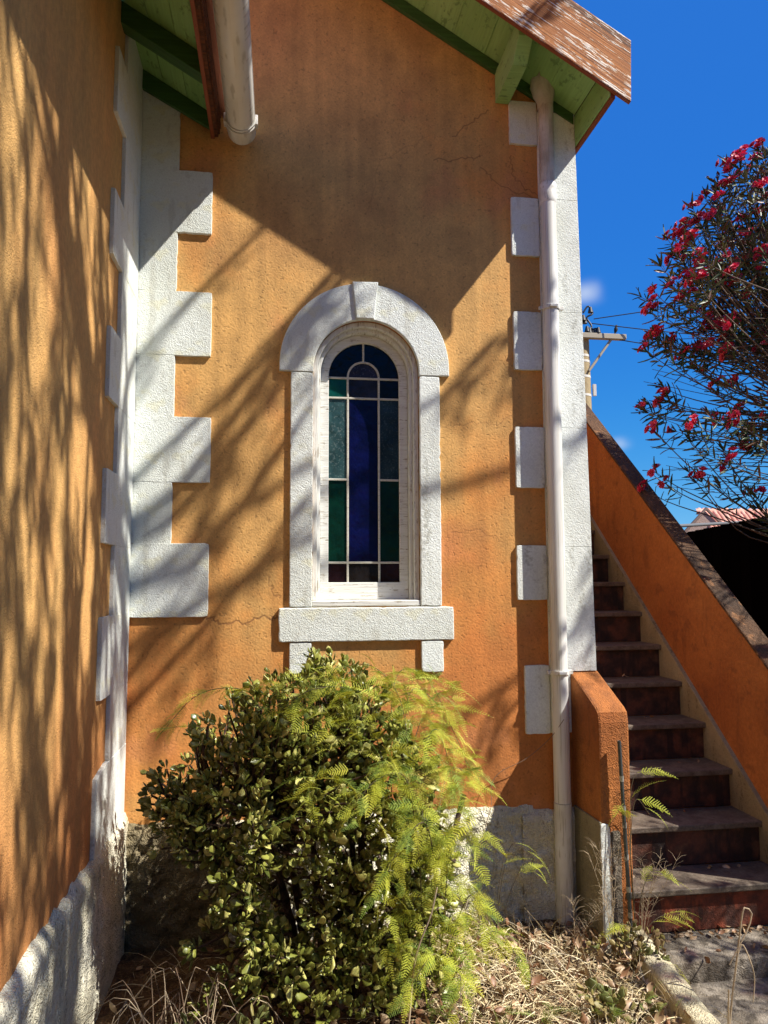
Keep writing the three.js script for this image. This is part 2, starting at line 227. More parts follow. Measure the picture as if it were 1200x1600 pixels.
// point of the place seen at a photograph pixel, on a plane z = const (used only to read positions off the survey of the place)
function at(px, py, z) { const d = camRt.clone().multiplyScalar((px - 600) / FOCAL).addScaledVector(camUp, -(py - 800) / FOCAL).add(fwd); return EYE.clone().addScaledVector(d, (z - EYE.z) / d.z); }

// ================================================================== THE HOUSE
const XL = -0.705, XR = 1.58, GY = -0.12;
const house = thing('house', 'ochre stucco house with white corner stones, green eaves and an arched stained glass window', 'house', [0, 0, 0]);
const soffitY = (x) => 4.262 - 0.6 * (x - 1.16);              // underside of the gable roof boards
const leftSoffitY = (x) => 4.072 - 0.6 * (x + 0.716);         // underside of the wing roof boards
const WX = 0.424, WCY = 2.575, WR = 0.27, WB = 1.428;         // window opening: centre, arch centre, half width, bottom
function archPath(Path, r, bottom, cy = WCY, cx = WX) { const p = new Path(); p.moveTo(cx - r, bottom); p.lineTo(cx + r, bottom); p.lineTo(cx + r, cy); p.absarc(cx, cy, r, 0, Math.PI, false); p.lineTo(cx - r, bottom); return p; }
{
  const s = poly([[XL - 0.3, -0.4], [1.588, -0.4], [1.545, soffitY(1.545) + 0.02], [XL - 0.3, soffitY(XL - 0.3) + 0.02]]);
  s.holes.push(archPath(THREE.Path, WR, WB));
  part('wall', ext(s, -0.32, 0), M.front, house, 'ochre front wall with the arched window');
  part('wall', box(XL - 0.3, XL, -0.4, 4.06, 0.001, 8, 0), M.wing, house, 'sunlit wing wall on the left, dappled with branch shadows');
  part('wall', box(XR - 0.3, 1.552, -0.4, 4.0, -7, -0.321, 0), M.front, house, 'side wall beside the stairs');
}
// stucco corner stones, white, each its own slab
const Q = 0.017;
function chipped(x0, x1, y0, y1, seed, amt = 1) {              // outline of a hand-made block: slightly wavy edges, a few chips
  const r = rng(seed), pts = [], side = (ax, ay, bx, by, nx, ny) => { const n = Math.max(3, Math.round(Math.hypot(bx - ax, by - ay) / 0.022)); for (let i = 0; i < n; i++) { const e = -(r() * 0.0016 + (r() < 0.08 ? 0.0035 * r() : 0)) * amt - (i === 0 ? 0.002 : 0); pts.push([lerp(ax, bx, i / n) + nx * e + (i === 0 ? ny * e : 0), lerp(ay, by, i / n) + ny * e - (i === 0 ? nx * e : 0)]); } };
  side(x0, y0, x1, y0, 0, -1); side(x1, y0, x1, y1, 1, 0); side(x1, y1, x0, y1, 0, 1); side(x0, y1, x0, y0, -1, 0); return pts;
}
let chipSeed = 500;
const stone = (x0, x1, y0, y1, m = M.white, z1 = Q) => part('quoin_stone', ext(poly(chipped(x0, x1, y0 - 0.0028, y1 + 0.0028, chipSeed++)), -0.01, z1, 0.002), m, house);
const wide = [[3.242, 3.557], [2.624, 2.94], [2.005, 2.319], [1.368, 1.711]];
for (const [a, b] of wide) stone(XL + 0.012, -0.345 + (a < 3 && a > 2.1 ? 0.006 : 0) + (a < 2.1 ? 0.012 : 0), a, b);
for (const [a, b] of [[3.559, 4.07], [2.942, 3.24], [2.321, 2.622], [1.713, 2.003]]) stone(XL + 0.012, -0.508, a, b, M.white, Q - 0.001);
const stoneL = (z, y0, y1) => part('quoin_stone', extZY(chipped(0.019, z, y0 - 0.0028, y1 + 0.0028, chipSeed++), XL - 0.01, XL + Q - (z < 0.5 ? 0.001 : 0), 0.002), M.white, house);
for (const [y0, y1] of [[3.5, 3.79], [2.882, 3.165], [2.284, 2.577], [1.69, 1.99], [1.072, 1.393]]) stoneL(0.55, y0, y1);
for (const [y0, y1] of [[3.167, 3.498], [2.579, 2.88], [1.992, 2.282], [1.395, 1.688], [0.802, 1.07]]) stoneL(0.365, y0, y1);
part('quoin_stone', extZY([[0.019, 0.44], [0.57, 0.44], [0.565, 0.778], [0.40, 0.80], [0.019, 0.80]], XL - 0.01, XL + Q, 0.004), M.dirty, house);
stoneL(0.37, 3.792, 4.06);
// right corner: tall pilaster in sections and toothed blocks
for (const [a, b, x] of [[3.841, 4.078, 1.19], [3.227, 3.542, 1.19], [2.616, 2.922, 1.191], [2.002, 2.313, 1.188], [1.434, 1.705, 1.184], [0.774, 1.106, 1.213]]) stone(x, 1.343, a, b, a < 3 ? M.dirty : M.white);
for (const [a, b] of [[3.545, 4.03], [2.93, 3.543], [2.315, 2.928], [1.70, 2.313], [1.076, 1.698]]) part('quoin_stone', ext(poly([[1.345, a - 0.0008], [1.603 - 0.0128 * a, a - 0.0008], [1.603 - 0.0128 * b, b + 0.0008], [1.345, b + 0.0008]]), -0.3, Q + 0.001, 0.002), M.dirty, house);
part('quoin_stone', box(1.345, 1.452, 0.774, 1.074, -0.01, Q, 0.005), M.dirty, house);

// roughcast plinths
function roughSheet(w, h, nx, ny, thick, seed, amp) {          // sheet in x (0..w), y (0..h), bulging to z = thick with irregular top
  const N = 128, a = fbm(N, N, 40, 40, 2, seed, 0.6), g = new THREE.PlaneGeometry(w, h, nx, ny); g.translate(w / 2, h / 2, 0); const p = g.attributes.position;
  for (let i = 0; i < p.count; i++) { const x = p.getX(i), y = p.getY(i), n = a[(Math.floor(Math.max(0, y) * 62) % N) * N + (Math.floor(Math.max(0, x) * 62) % N)], e = Math.sqrt(clamp((h - y) / 0.035)); p.setZ(i, thick * e + (n - 0.5) * amp * Math.min(1, e * 1.2)); p.setY(i, y + (y > h - 0.02 ? (n - 0.5) * 0.02 : 0)); }
  g.computeVertexNormals(); return g;
}
{ const d = roughSheet(0.5, 0.86, 66, 106, 0.028, 64, 0.03); d.translate(XL, -0.43, 0); part('plinth', boxUV(d), M.dirtShade, house, 'dirty plinth end with bush shadow painted into its dark tone, in the corner behind the bush');
  const g = roughSheet(1.46, 0.86, 190, 106, 0.03, 61, 0.03); g.translate(-0.215, -0.43, 0); part('plinth', boxUV(g), M.plinth, house, 'rough whitewashed plinth under the front wall');
  const h = roughSheet(0.36, 0.84, 40, 80, 0.04, 62, 0.012); h.translate(1.18, -0.43, 0); part('plinth', boxUV(h), M.plinth, house);
  const k = roughSheet(8, 0.92, 700, 90, 0.034, 63, 0.009); k.rotateY(Math.PI / 2); k.translate(XL, -0.43, 8); part('plinth', boxUV(k), M.plinth, house, 'rough whitewashed plinth under the wing wall'); }

// ---------------- the window
const win = group('window', house, 'arched stained glass window with a white stucco surround');
{
    // surround: arch with ears, keystone, two legs, sill, two feet
  const arch = new THREE.Shape(); const R = 0.427, ax = 0.4185, ay = 2.6; arch.moveTo(ax - R, ay - 0.035); arch.lineTo(ax - R, ay);
  arch.absarc(ax, ay, R, Math.PI, 0, true); arch.lineTo(ax + R, ay - 0.035); arch.lineTo(0.797, ay - 0.035); arch.lineTo(0.797, WCY - 0.012); arch.lineTo(WX + WR - 0.004, WCY - 0.012); arch.lineTo(WX + WR - 0.004, WCY); arch.absarc(WX, WCY, WR - 0.004, 0, Math.PI, false); arch.lineTo(WX - WR + 0.004, WCY - 0.012); arch.lineTo(0.047, WCY - 0.012); arch.lineTo(0.047, ay - 0.035); arch.lineTo(ax - R, ay - 0.035);
  part('surround_arch', ext(arch, -0.006, 0.021, 0.004), M.white, win);
  part('keystone', ext(poly([[0.352, 3.03], [0.482, 3.034], [0.461, 2.842], [0.371, 2.842]]), 0.0, 0.034, 0.004), M.white, win);
  part('surround_leg', ext(poly(chipped(0.047, 0.158, 1.406, 2.561, 601)), -0.006, 0.019, 0.004), M.white, win); part('surround_leg', ext(poly(chipped(0.69, 0.797, 1.406, 2.561, 602, 1.6)), -0.006, 0.019, 0.004), M.dirty, win, 'right leg of the surround, flaking');
  part('sill', ext(poly(chipped(-0.003, 0.856, 1.24, 1.405, 603, 1.5)), -0.006, 0.022, 0.005), M.white, win);
  part('surround_foot', ext(poly(chipped(0.049, 0.158, 1.09, 1.239, 604)), -0.006, 0.018, 0.004), M.white, win); part('surround_foot', ext(poly(chipped(0.69, 0.803, 1.085, 1.239, 605, 1.5)), -0.006, 0.018, 0.004), M.dirty, win);
  // joinery
  const hoop = (ro, ri, bottom) => { const s = new THREE.Shape(); s.moveTo(WX - ro, bottom); s.lineTo(WX - ro, WCY); s.absarc(WX, WCY, ro, Math.PI, 0, true); s.lineTo(WX + ro, bottom); s.lineTo(WX + ri, bottom); s.lineTo(WX + ri, WCY); s.absarc(WX, WCY, ri, 0, Math.PI, false); s.lineTo(WX - ri, bottom); s.lineTo(WX - ro, bottom); return s; };
  const up90 = (g) => { const uv = g.attributes.uv; for (let i = 0; i < uv.count; i++) { const u = uv.getX(i); uv.setXY(i, uv.getY(i), u); } return g; };
  part('frame', up90(ext(hoop(WR - 0.003, 0.243, 1.4385), -0.17, -0.02, 0.003)), M.frame, win);
  part('frame', up90(ext(hoop(0.2425, 0.226, 1.4385), -0.17, -0.052, 0.003)), M.frame, win);
  part('window_sill', box(WX - WR + 0.002, WX + WR - 0.002, 1.409, 1.437, -0.15, 0.012, 0.006), M.frame, win);
  const sash = archPath(THREE.Shape, 0.2245, 1.438); sash.holes.push(archPath(THREE.Path, 0.182, 1.524)); part('sash', ext(sash, -0.15, -0.095, 0.003), M.frame, win);
  // glazing bars and panes
  const zg = -0.12, x1 = 0.341, x2 = 0.502, yb = [2.573, 2.468, 2.045, 1.623], X0 = WX - 0.182, X1 = WX + 0.182, bt = 0.0052;
  const bar = (g) => part('glazing_bar', g, M.lead, win), sm = 0.058;
  const hb = (a, b, y) => bar(box(a, b, y - bt, y + bt, zg - 0.008, zg + 0.011, 0.0025));
  const vb = (x, a, b) => bar(box(x - bt, x + bt, a, b, zg - 0.0075, zg + 0.0105, 0.0025));
  for (const y of [yb[0], yb[1], yb[3]]) hb(X0, X1, y);
  hb(X0, x1 - bt, yb[2]); hb(x2 + bt, X1, yb[2]);
  for (const x of [x1, x2]) { vb(x, yb[1] + bt, yb[0] - bt); vb(x, yb[3] + bt, yb[1] - bt); vb(x, 1.522, yb[3] - bt); }
  const xm = (x1 + x2) / 2, sr = (x2 - x1) / 2;
  vb(xm, yb[0] + sr + bt, WCY + 0.183);
  { const s = new THREE.Shape(); s.absarc(xm, yb[0] + bt, sr + bt, 0, Math.PI, false); s.absarc(xm, yb[0] + bt, sr - bt, Math.PI, 0, true); bar(ext(s, zg - 0.007, zg + 0.01, 0.002)); }
  const fl = fbm(256, 256, 10, 10, 3, 74), nBump = gray(256, 256, (x, y, i) => fl[i]);
  const dust1 = fbm(512, 512, 6, 6, 5, 71), dust2 = fbm(512, 512, 60, 60, 2, 72), streak = fbm(512, 512, 30, 4, 4, 73);
  const glass = (c, dustAmt, spots, seed) => { const t = tex(512, 512, (x, y, i) => { const j = (i + seed * 7919) % (512 * 512); let q = c.map((v) => v * (0.75 + 0.5 * dust1[j])); q = mix3(q, [150, 150, 146], clamp(dustAmt * (dust1[j] * 0.6 + streak[j] * 0.6)) + spots * smooth(0.78, 0.86, dust2[j])); return q; }, { rep: [2.5, 2.5] });
    return new THREE.MeshPhysicalMaterial({ map: t, roughness: 0.12, specularIntensity: 0.4, side: THREE.DoubleSide, bumpMap: retex(nBump, 3, 3), bumpScale: 0.002 }); };
    const G = { navy: glass([5, 6, 12], 0.03, 0, 1), blue: glass([8, 11, 52], 0.02, 0.02, 2), teal: glass([8, 62, 54], 0.04, 0.05, 3), mist: glass([36, 62, 64], 0.14, 0.3, 4), mistDim: glass([28, 44, 50], 0.1, 0.15, 5), green: glass([6, 38, 28], 0.02, 0.02, 6), plum: glass([42, 36, 48], 0.1, 0.25, 7), smoke: glass([28, 26, 38], 0.08, 0.05, 8), wine: glass([30, 13, 15], 0.05, 0.02, 9), umber: glass([20, 16, 15], 0.06, 0.03, 10) };
  const pane = (g, m, label) => part('pane', g, m, win, label), rp = (a, b, c, d, m, l) => pane(box(a, b, c, d, zg - 0.003, zg + 0.003, 0), m, l), e = 0.0035;
  const quarter = (side) => { const s = new THREE.Shape(), r = 0.183, y0 = yb[0] + e; if (side < 0) { s.moveTo(WX - r, y0); s.lineTo(xm - sr, y0); s.absarc(xm, y0, sr, Math.PI, Math.PI / 2, true); s.lineTo(xm, WCY + r); s.absarc(WX, WCY, r, Math.PI / 2 + 0.01, Math.PI, false); } else { s.moveTo(WX + r, y0); s.lineTo(xm + sr, y0); s.absarc(xm, y0, sr, 0, Math.PI / 2, false); s.lineTo(xm, WCY + r); s.absarc(WX, WCY, r, Math.PI / 2, 0, true); } return ext(s, zg - 0.003, zg + 0.003); };
  pane(quarter(-1), G.navy, 'dark blue pane, left of the arch head'); pane(quarter(1), G.navy, 'dark blue pane, right of the arch head');
  { const s = new THREE.Shape(); s.absarc(xm, yb[0] + bt, sr - bt * 0.6, 0, Math.PI, false); pane(ext(s, zg - 0.003, zg + 0.003), G.plum, 'small round-headed dusty pane'); }
  rp(X0, x1 - e, yb[1] + e, yb[0] - e, G.teal, 'small teal pane'); rp(x1 + e, x2 - e, yb[1] + e, yb[0] - e, G.smoke, 'small smoky violet pane'); rp(x2 + e, X1, yb[1] + e, yb[0] - e, G.navy, 'small navy pane');
  rp(X0, x1 - e, yb[2] + e, yb[1] - e, G.mist, 'pale grey-green mottled pane'); rp(x2 + e, X1, yb[2] + e, yb[1] - e, G.mistDim, 'grey-blue mottled pane'); rp(x1 + e, x2 - e, yb[3] + e, yb[1] - e, G.blue, 'tall deep blue centre pane');
  rp(X0, x1 - e, yb[3] + e, yb[2] - e, G.green, 'left dark green pane'); rp(x2 + e, X1, yb[3] + e, yb[2] - e, G.green, 'right dark green pane');
  rp(X0, x1 - e, 1.523, yb[3] - e, G.wine, 'left wine-brown pane'); rp(x1 + e, x2 - e, 1.523, yb[3] - e, G.umber, 'dark umber pane'); rp(x2 + e, X1, 1.523, yb[3] - e, G.wine, 'right wine-brown pane');
  part('backing', box(WX - 0.22, WX + 0.22, 1.45, 2.79, -0.2, -0.16, 0), M.black, win);
}
// ---------------- gable eave (right)
const eave = group('gable_eave', house, 'green boarded gable eave with a weathered bargeboard');
{
  const OV = 0.43;
  const hole = [1.318, 1.446, 0.025, 0.14];
  for (let k = 0, x = 1.553; k < 15; k++, x -= 0.165) {
    const a = x - 0.1638, b = x; const slope = (xx) => soffitY(xx);
    const s = new THREE.Shape([new THREE.Vector2(a, 0.001), new THREE.Vector2(b, 0.001), new THREE.Vector2(b, OV), new THREE.Vector2(a, OV)]);
    if (k === 0 || k === 1) { const lo = Math.max(a + 0.001, hole[0]), hi = Math.min(b - 0.001, hole[1]); if (hi - lo > 0.01) { const p = new THREE.Path([new THREE.Vector2(lo, hole[2]), new THREE.Vector2(hi, hole[2]), new THREE.Vector2(hi, hole[3]), new THREE.Vector2(lo, hole[3])]); s.holes.push(p); } }
    const g = new THREE.ExtrudeGeometry(s, { depth: 0.018, bevelEnabled: true, bevelThickness: 0.002, bevelSize: 0.002, bevelOffset: -0.002, bevelSegments: 1 });
    const p = g.attributes.position; for (let i = 0; i < p.count; i++) { const X = p.getX(i), Z = p.getY(i), H = p.getZ(i); p.setXYZ(i, X, slope(X) + H + (k % 3) * 0.0015, Z); }
    const h = boxUV(g); const uv = h.attributes.uv; for (let i = 0; i < uv.count; i++) { const u = uv.getX(i), v = uv.getY(i); uv.setXY(i, v + k * 0.37, u); }
    h.computeVertexNormals(); part('soffit_board', h, M.green, eave);
  }
  part('wall_trim', ext(poly([[-0.7, soffitY(-0.7) - 0.085], [1.545, soffitY(1.545) - 0.06], [1.545, soffitY(1.545) - 0.002], [-0.7, soffitY(-0.7) - 0.002]]), 0.002, 0.026, 0.003), M.dkGreen, eave);
  // purlin end
  const pur = extZY([[0.002, 4.066], [0.30, 4.066], [0.395, 4.15], [0.395, 4.235], [0.002, 4.235]], 1.118, 1.194, 0.004); part('purlin', pur, M.green, eave);
  // bargeboard with the cut end
  const by = (x) => 3.818 - 0.601 * (x - 1.651);
  const g = ext(poly([[-1.0, by(-1.0)], [1.651, by(1.651)], [1.662, by(1.651) + 0.312], [-1.0, by(-1.0) + 0.318]]), 0.432, 0.458, 0.003);
  { const p = g.attributes.position, uv = g.attributes.uv, c = Math.cos(Math.atan(0.601)), s = Math.sin(Math.atan(0.601)); for (let i = 0; i < p.count; i++) { const x = p.getX(i), y = p.getY(i); uv.setXY(i, x * c - (y - by(x)) * s * 0 + 0.13, (y - by(x))); } }
  part('bargeboard', g, M.barge, eave, 'weathered brown bargeboard with flaking white paint');
  part('bargeboard_edge', ext(poly([[-1.0, by(-1.0) - 0.004], [1.648, by(1.648) - 0.004], [1.648, by(1.648) - 0.0005], [-1.0, by(-1.0) - 0.0005]]), 0.436, 0.456), M.redBrown, eave);
  part('fascia', box(1.562, 1.585, 3.843, 4.02, -6, 0.431, 0.003), M.redBrown, eave, 'brown fascia of the eave end');
  part('fascia_lining', box(1.5535, 1.5618, 3.856, soffitY(1.557) - 0.002, 0.002, 0.431, 0.002), M.green, eave);
  // roof above: boards, and rounded tiles in rows running down the slope
  part('roof', ext(poly([[-1.0, soffitY(-1.0) + 0.026], [1.585, soffitY(1.585) + 0.026], [1.62, by(1.62) + 0.25], [-1.0, by(-1.0) + 0.25]]), -6, 0.43), M.oldWood, eave);
  for (let k = 0; k < 12; k++) for (let j = 0; j < 2; j++) {
    const t = new THREE.CylinderGeometry(0.072, 0.062, 0.46, 12, 1, true, Math.PI, Math.PI); t.rotateZ(-Math.PI / 2 - Math.atan(0.6)); t.rotateX(0);
    const x = 1.465 - j * 0.36; t.translate(x, by(x) + 0.252 + j * 0.004, 0.352 - k * 0.17); part('roof_tile', t, M.tile, eave);
  }
}
// ---------------- wing eave (left)
const wing = group('wing_eave', house, 'green boarded eave of the left wing with a red-brown fascia');
{
  const slab = (x0, x1, z0, z1, t, lift = 0) => { const g = new THREE.BoxGeometry(x1 - x0, t, z1 - z0, 4, 1, 1); g.translate((x0 + x1) / 2, 0, (z0 + z1) / 2); const p = g.attributes.position; for (let i = 0; i < p.count; i++) p.setY(i, leftSoffitY(p.getX(i)) + t / 2 + lift + p.getY(i)); g.computeVertexNormals(); const h = boxUV(g), uv = h.attributes.uv; for (let i = 0; i < uv.count; i++) { const a = uv.getX(i); uv.setX(i, uv.getY(i) + x0 * 3); uv.setY(i, a); } return h; };
  for (let k = 0, x = -0.357; k < 4; k++, x -= 0.118) part('soffit_board', slab(x - 0.1155, x, 0.002, 7.5, 0.018, (k % 2) * 0.002), M.green, wing);
  const rafter = (z) => ext(poly([[XL, leftSoffitY(XL) - 0.1], [-0.36, leftSoffitY(-0.36) - 0.1], [-0.36, leftSoffitY(-0.36) - 0.001], [XL, leftSoffitY(XL) - 0.001]]), z, z + 0.075, 0.003);
  for (const z of [0.39, 0.98, 1.57, 2.16, 2.75]) part('rafter', rafter(z), M.dkGreen, wing);
  part('wall_trim', ext(poly([[XL + 0.001, 3.965], [-0.362, 3.775], [-0.362, leftSoffitY(-0.362) - 0.001], [XL + 0.001, leftSoffitY(XL) - 0.001]]), 0.018, 0.042, 0.003), M.dkGreen, wing);
  part('fascia', box(-0.352, -0.322, 3.752, 3.96, 0.004, 7.5, 0.003), M.oldWood, wing, 'weathered brown fascia behind the white gutter');
  part('fascia_edge', box(-0.358, -0.34, 3.742, 3.87, 0.003, 7.5, 0.002), M.redBrown, wing, 'red-brown lower edge of the fascia');
  part('roof', slab(-3, -0.235, 0.003, 7.5, 0.1, 0.035), M.tile, wing);
  for (let k = 0; k < 7; k++) part('old_board', box(-0.3215, -0.314 + (k % 2) * 0.003, 3.765 + k * 0.028, 3.765 + k * 0.028 + 0.026, 0.01, 7.4, 0.002), M.oldWood, wing);
}
// ================================================================== GUTTER AND DRAINPIPE
{
  const t = thing('rain_gutter', 'white half-round gutter hanging below the brown fascia of the left eave', 'gutter', [-0.205, 3.768, 0.035]);
  const s = new THREE.Shape(); s.absarc(0, 0, 0.068, Math.PI, 2 * Math.PI, false); s.absarc(0, 0, 0.063, 2 * Math.PI, Math.PI, true); part('trough', ext(s, 0.012, 6), M.pipe, t);
  const c = new THREE.Shape(); c.absarc(0, 0, 0.068, Math.PI, 2 * Math.PI, false); part('end_cap', ext(c, 0, 0.0118, 0.003), M.pipe, t);
  const j = new THREE.Shape(); j.absarc(0, 0, 0.075, Math.PI - 0.06, 2 * Math.PI + 0.06, false); j.absarc(0, 0, 0.0685, 2 * Math.PI + 0.06, Math.PI - 0.06, true);
  for (const [z, w] of [[0.07, 0.035], [0.118, 0.012], [1.9, 0.035]]) part('bracket', ext(j, z, z + w, 0.002), M.pipe, t);
  part('bracket_strap', box(0.067, 0.082, -0.02, 0.03, 0.065, 0.11, 0.003), M.pipe, t); part('bracket_strap', box(-0.082, -0.067, -0.02, 0.03, 0.065, 0.11, 0.003), M.pipe, t);
  part('lip', box(0.062, 0.07, -0.004, 0.008, 0.0, 6, 0.003), M.pipe, t); part('lip', box(-0.07, -0.062, -0.004, 0.008, 0.0, 6, 0.003), M.pipe, t);
}
{
  const PX = 1.376, PZ = 0.062, t = thing('drainpipe', 'white plastic drainpipe clipped down the right corner of the ochre wall', 'drainpipe', [PX, 0, PZ]);
  const cyl = (r, y0, y1, seg = 28) => { const g = new THREE.CylinderGeometry(r, r, y1 - y0, seg, 1, false); g.translate(0, (y0 + y1) / 2, 0); return g; };
  const lathe = (pts) => new THREE.LatheGeometry(pts.map(([r, y]) => new THREE.Vector2(r, y)), 28);
  part('pipe', cyl(0.0405, 0.455, 3.53), M.pipe, t); part('pipe', cyl(0.0425, GY - 0.05, 0.453), M.pipe, t, 'lowest length of the pipe, entering the dry grass');
  part('coupling', lathe([[0.0405, 3.49], [0.044, 3.50], [0.0455, 3.515], [0.0455, 3.545], [0.043, 3.555], [0.0455, 3.565], [0.0455, 3.59], [0.042, 3.60], [0.0385, 3.602]]), M.pipe, t);
  part('pipe', cyl(0.0385, 3.60, 4.06), M.oldPipe, t, 'grey stained old top length of the pipe');
  { const m = new MB(); const N = 24, prof = [[0.0395, 4.02, 0], [0.041, 4.05, 0], [0.047, 4.075, 0.1], [0.056, 4.11, 0.25], [0.06, 4.16, 0.3], [0.06, 4.22, 0.3]], r = rng(81); const rings = prof.map(([q, y, sh]) => { const ring = []; for (let k = 0; k < N; k++) { const a = k / N * 6.2832, w = q * (1 + 0.08 * Math.sin(a * 3 + y * 40) + 0.05 * r()); ring.push(m.v(Math.cos(a) * w - sh * 0.05, y + 0.012 * Math.sin(a + 1), Math.sin(a) * w, k / N * 0.3, y)); } return ring; }); for (let i = 1; i < rings.length; i++) for (let k = 0; k < N; k++) m.quad(rings[i - 1][k], rings[i - 1][(k + 1) % N], rings[i][(k + 1) % N], rings[i][k]); part('collar', m.geo(), M.oldPipe, t, 'dirty mortar collar under the eave'); }
  for (const y of [2.93, 1.078]) {
    const s = new THREE.Shape(); s.absarc(0, 0, 0.047, 0, 2 * Math.PI, false); const h = new THREE.Path(); h.absarc(0, 0, 0.0408, 0, 2 * Math.PI, true); s.holes.push(h);
    const g = ext(s, -0.011, 0.011, 0.002); g.rotateX(-Math.PI / 2); g.translate(0, y, 0);
    const cl = part('clip', g, M.pipe, t); part('clip_lug', box(0.044, 0.066, y - 0.01, y + 0.01, -0.012, 0.012, 0.002), M.pipe, cl); part('clip_lug', box(-0.062, -0.044, y - 0.008, y + 0.008, -0.012, 0.006, 0.002), M.pipe, cl); part('clip_screw', box(-0.02, 0.02, y - 0.007, y + 0.007, 0.044, 0.052, 0.002), M.pipe, cl);
  }
}
// ================================================================== STAIRS
const SY = (n) => -0.070 + 0.1973 * n, SZ = (n) => 0.33 - 0.2335 * (n - 1);
{
  const t = thing('staircase', 'outdoor stairs with stone treads between orange parapet walls beside the house', 'staircase', [2, 0, 0]);
  const P = (n, g, m, l) => { g.translate(-2, 0, 0); return part(n, g, m, t, l); };
  const r = rng(91);
  for (let n = 1; n <= 16; n++) {
    P('tread', box(1.56, 2.41, SY(n) - 0.03, SY(n), SZ(n) - 0.26, SZ(n) + (r() - 0.5) * 0.006, 0.007), M.tread);
    P('riser', box(1.56, 2.408, SY(n - 1) + 0.001, SY(n) - 0.031, SZ(n) - 0.29, SZ(n) - 0.03, 0), n === 1 ? M.rust : M.riser, n === 1 ? 'lowest riser, painted rust red' : undefined);
  }
  P('landing', box(1.56, 2.43, 2.9, SY(16) + 0.15, -5, SZ(16) - 0.24, 0.004), M.tread);
  const top = (z) => 1.213 - 0.81 * (z + 0.009);
  P('parapet', extZY([[0.42, -0.3], [0.42, top(0.42)], [-3.0, top(-3.0)], [-5, top(-3.0)], [-5, -0.3]], 2.43, 2.545, 0.004), M.orange, 'sloping orange parapet wall on the right of the stairs');
  P('coping', extZY([[0.424, top(0.424) + 0.002], [0.424, top(0.424) + 0.022], [-3.0, top(-3.0) + 0.022], [-3.0, top(-3.0) + 0.002]], 2.427, 2.548, 0.006), M.coping, 'weathered brown coping on the sloping parapet');
  const sk = (z) => 2.075 - 0.82 * (z + 1.951);
  P('skirting', extZY([[0.40, sk(0.40) - 0.42], [0.40, sk(0.40)], [-3.0, sk(-3.0)], [-3.0, sk(-3.0) - 0.42]], 2.404, 2.436, 0.003), M.skirt, 'cream plaster skirting along the stairs');
  // low parapet at the foot
  const g = extZY([[0.003, -0.3], [0.325, -0.3], [0.328, 0.88], [0.318, 0.925], [0.29, 0.945], [0.003, 1.075]], 1.452, 1.602, 0.012); P('low_parapet', g, M.orange, 'low orange parapet with a rounded sloping top at the foot of the stairs');
  P('parapet_plinth', extZY([[0.034, -0.3], [0.332, -0.3], [0.332, 0.44], [0.034, 0.43]], 1.443, 1.4535, 0.003), M.skirt);
  P('parapet_plinth', ext(poly(chipped(1.443, 1.492, -0.3, 0.435, 611, 2.5)), 0.315, 0.335, 0.002), M.plain); P('parapet_plinth', ext(poly(chipped(1.494, 1.545, -0.3, 0.40, 612, 2.5)), 0.315, 0.330, 0.002), M.slab);
  P('base', box(1.60, 2.41, -0.3, -0.08, -0.5, 0.299, 0), M.riser);
}
{ const a = V(1.534, 0.805, 0.362), b = V(1.566, -0.12, 0.362), t = thing('metal_rod', 'thin dark metal rod leaning against the low orange parapet', 'rod', [1.566, -0.12, 0.362]);
  const m = new MB(); m.tube([a.clone().sub(b), V(-0.018, 0.5, 0.002), V(0, 0, 0)], [0.0085, 0.0085], 10); part('shaft', m.geo(), M.rod, t);
  for (const f of [0.18, 0.32, 0.4, 0.55, 0.7, 0.82]) { const k = new MB(), c = a.clone().lerp(b, f).sub(b); k.tube([c.clone().add(V(0, 0.012, 0.0005)), c.clone().add(V(0, -0.012, 0.0005))], [0.0098, 0.0098], 10); part('band', k.geo(), M.ring, t); } }

// ================================================================== GROUND
{
  const g = new THREE.PlaneGeometry(600, 600, 1, 1); g.rotateX(-Math.PI / 2); g.translate(0, -0.2, 0); setting('ground', boxUV(g), M.soil, 'bare dry earth');
  const N = 100, a = fbm(N + 1, N + 1, 6, 8, 4, 95), h = new THREE.PlaneGeometry(2.36, 3.6, N, N); h.rotateX(-Math.PI / 2); h.translate(0.43, 0, 1.75); const p = h.attributes.position;
  for (let i = 0; i < p.count; i++) { const x = p.getX(i), z = p.getZ(i); p.setY(i, -0.115 + (a[i] - 0.5) * 0.05 - 0.06 * smooth(1.3, 1.55, x) - 0.03 * smooth(0.6, 2, z)); }
  h.computeVertexNormals(); setting('garden_bed', boxUV(h), M.soil, 'dry garden bed below the window');
  setting('landing_slab', box(1.56, 2.9, -0.3, -0.075, 0.02, 0.545, 0.012), M.slab, 'concrete slab at the foot of the stairs');
  setting('path', box(1.55, 5, -0.3, -0.165, 0.5, 8, 0.01), M.slab, 'concrete path in front of the stairs');
}
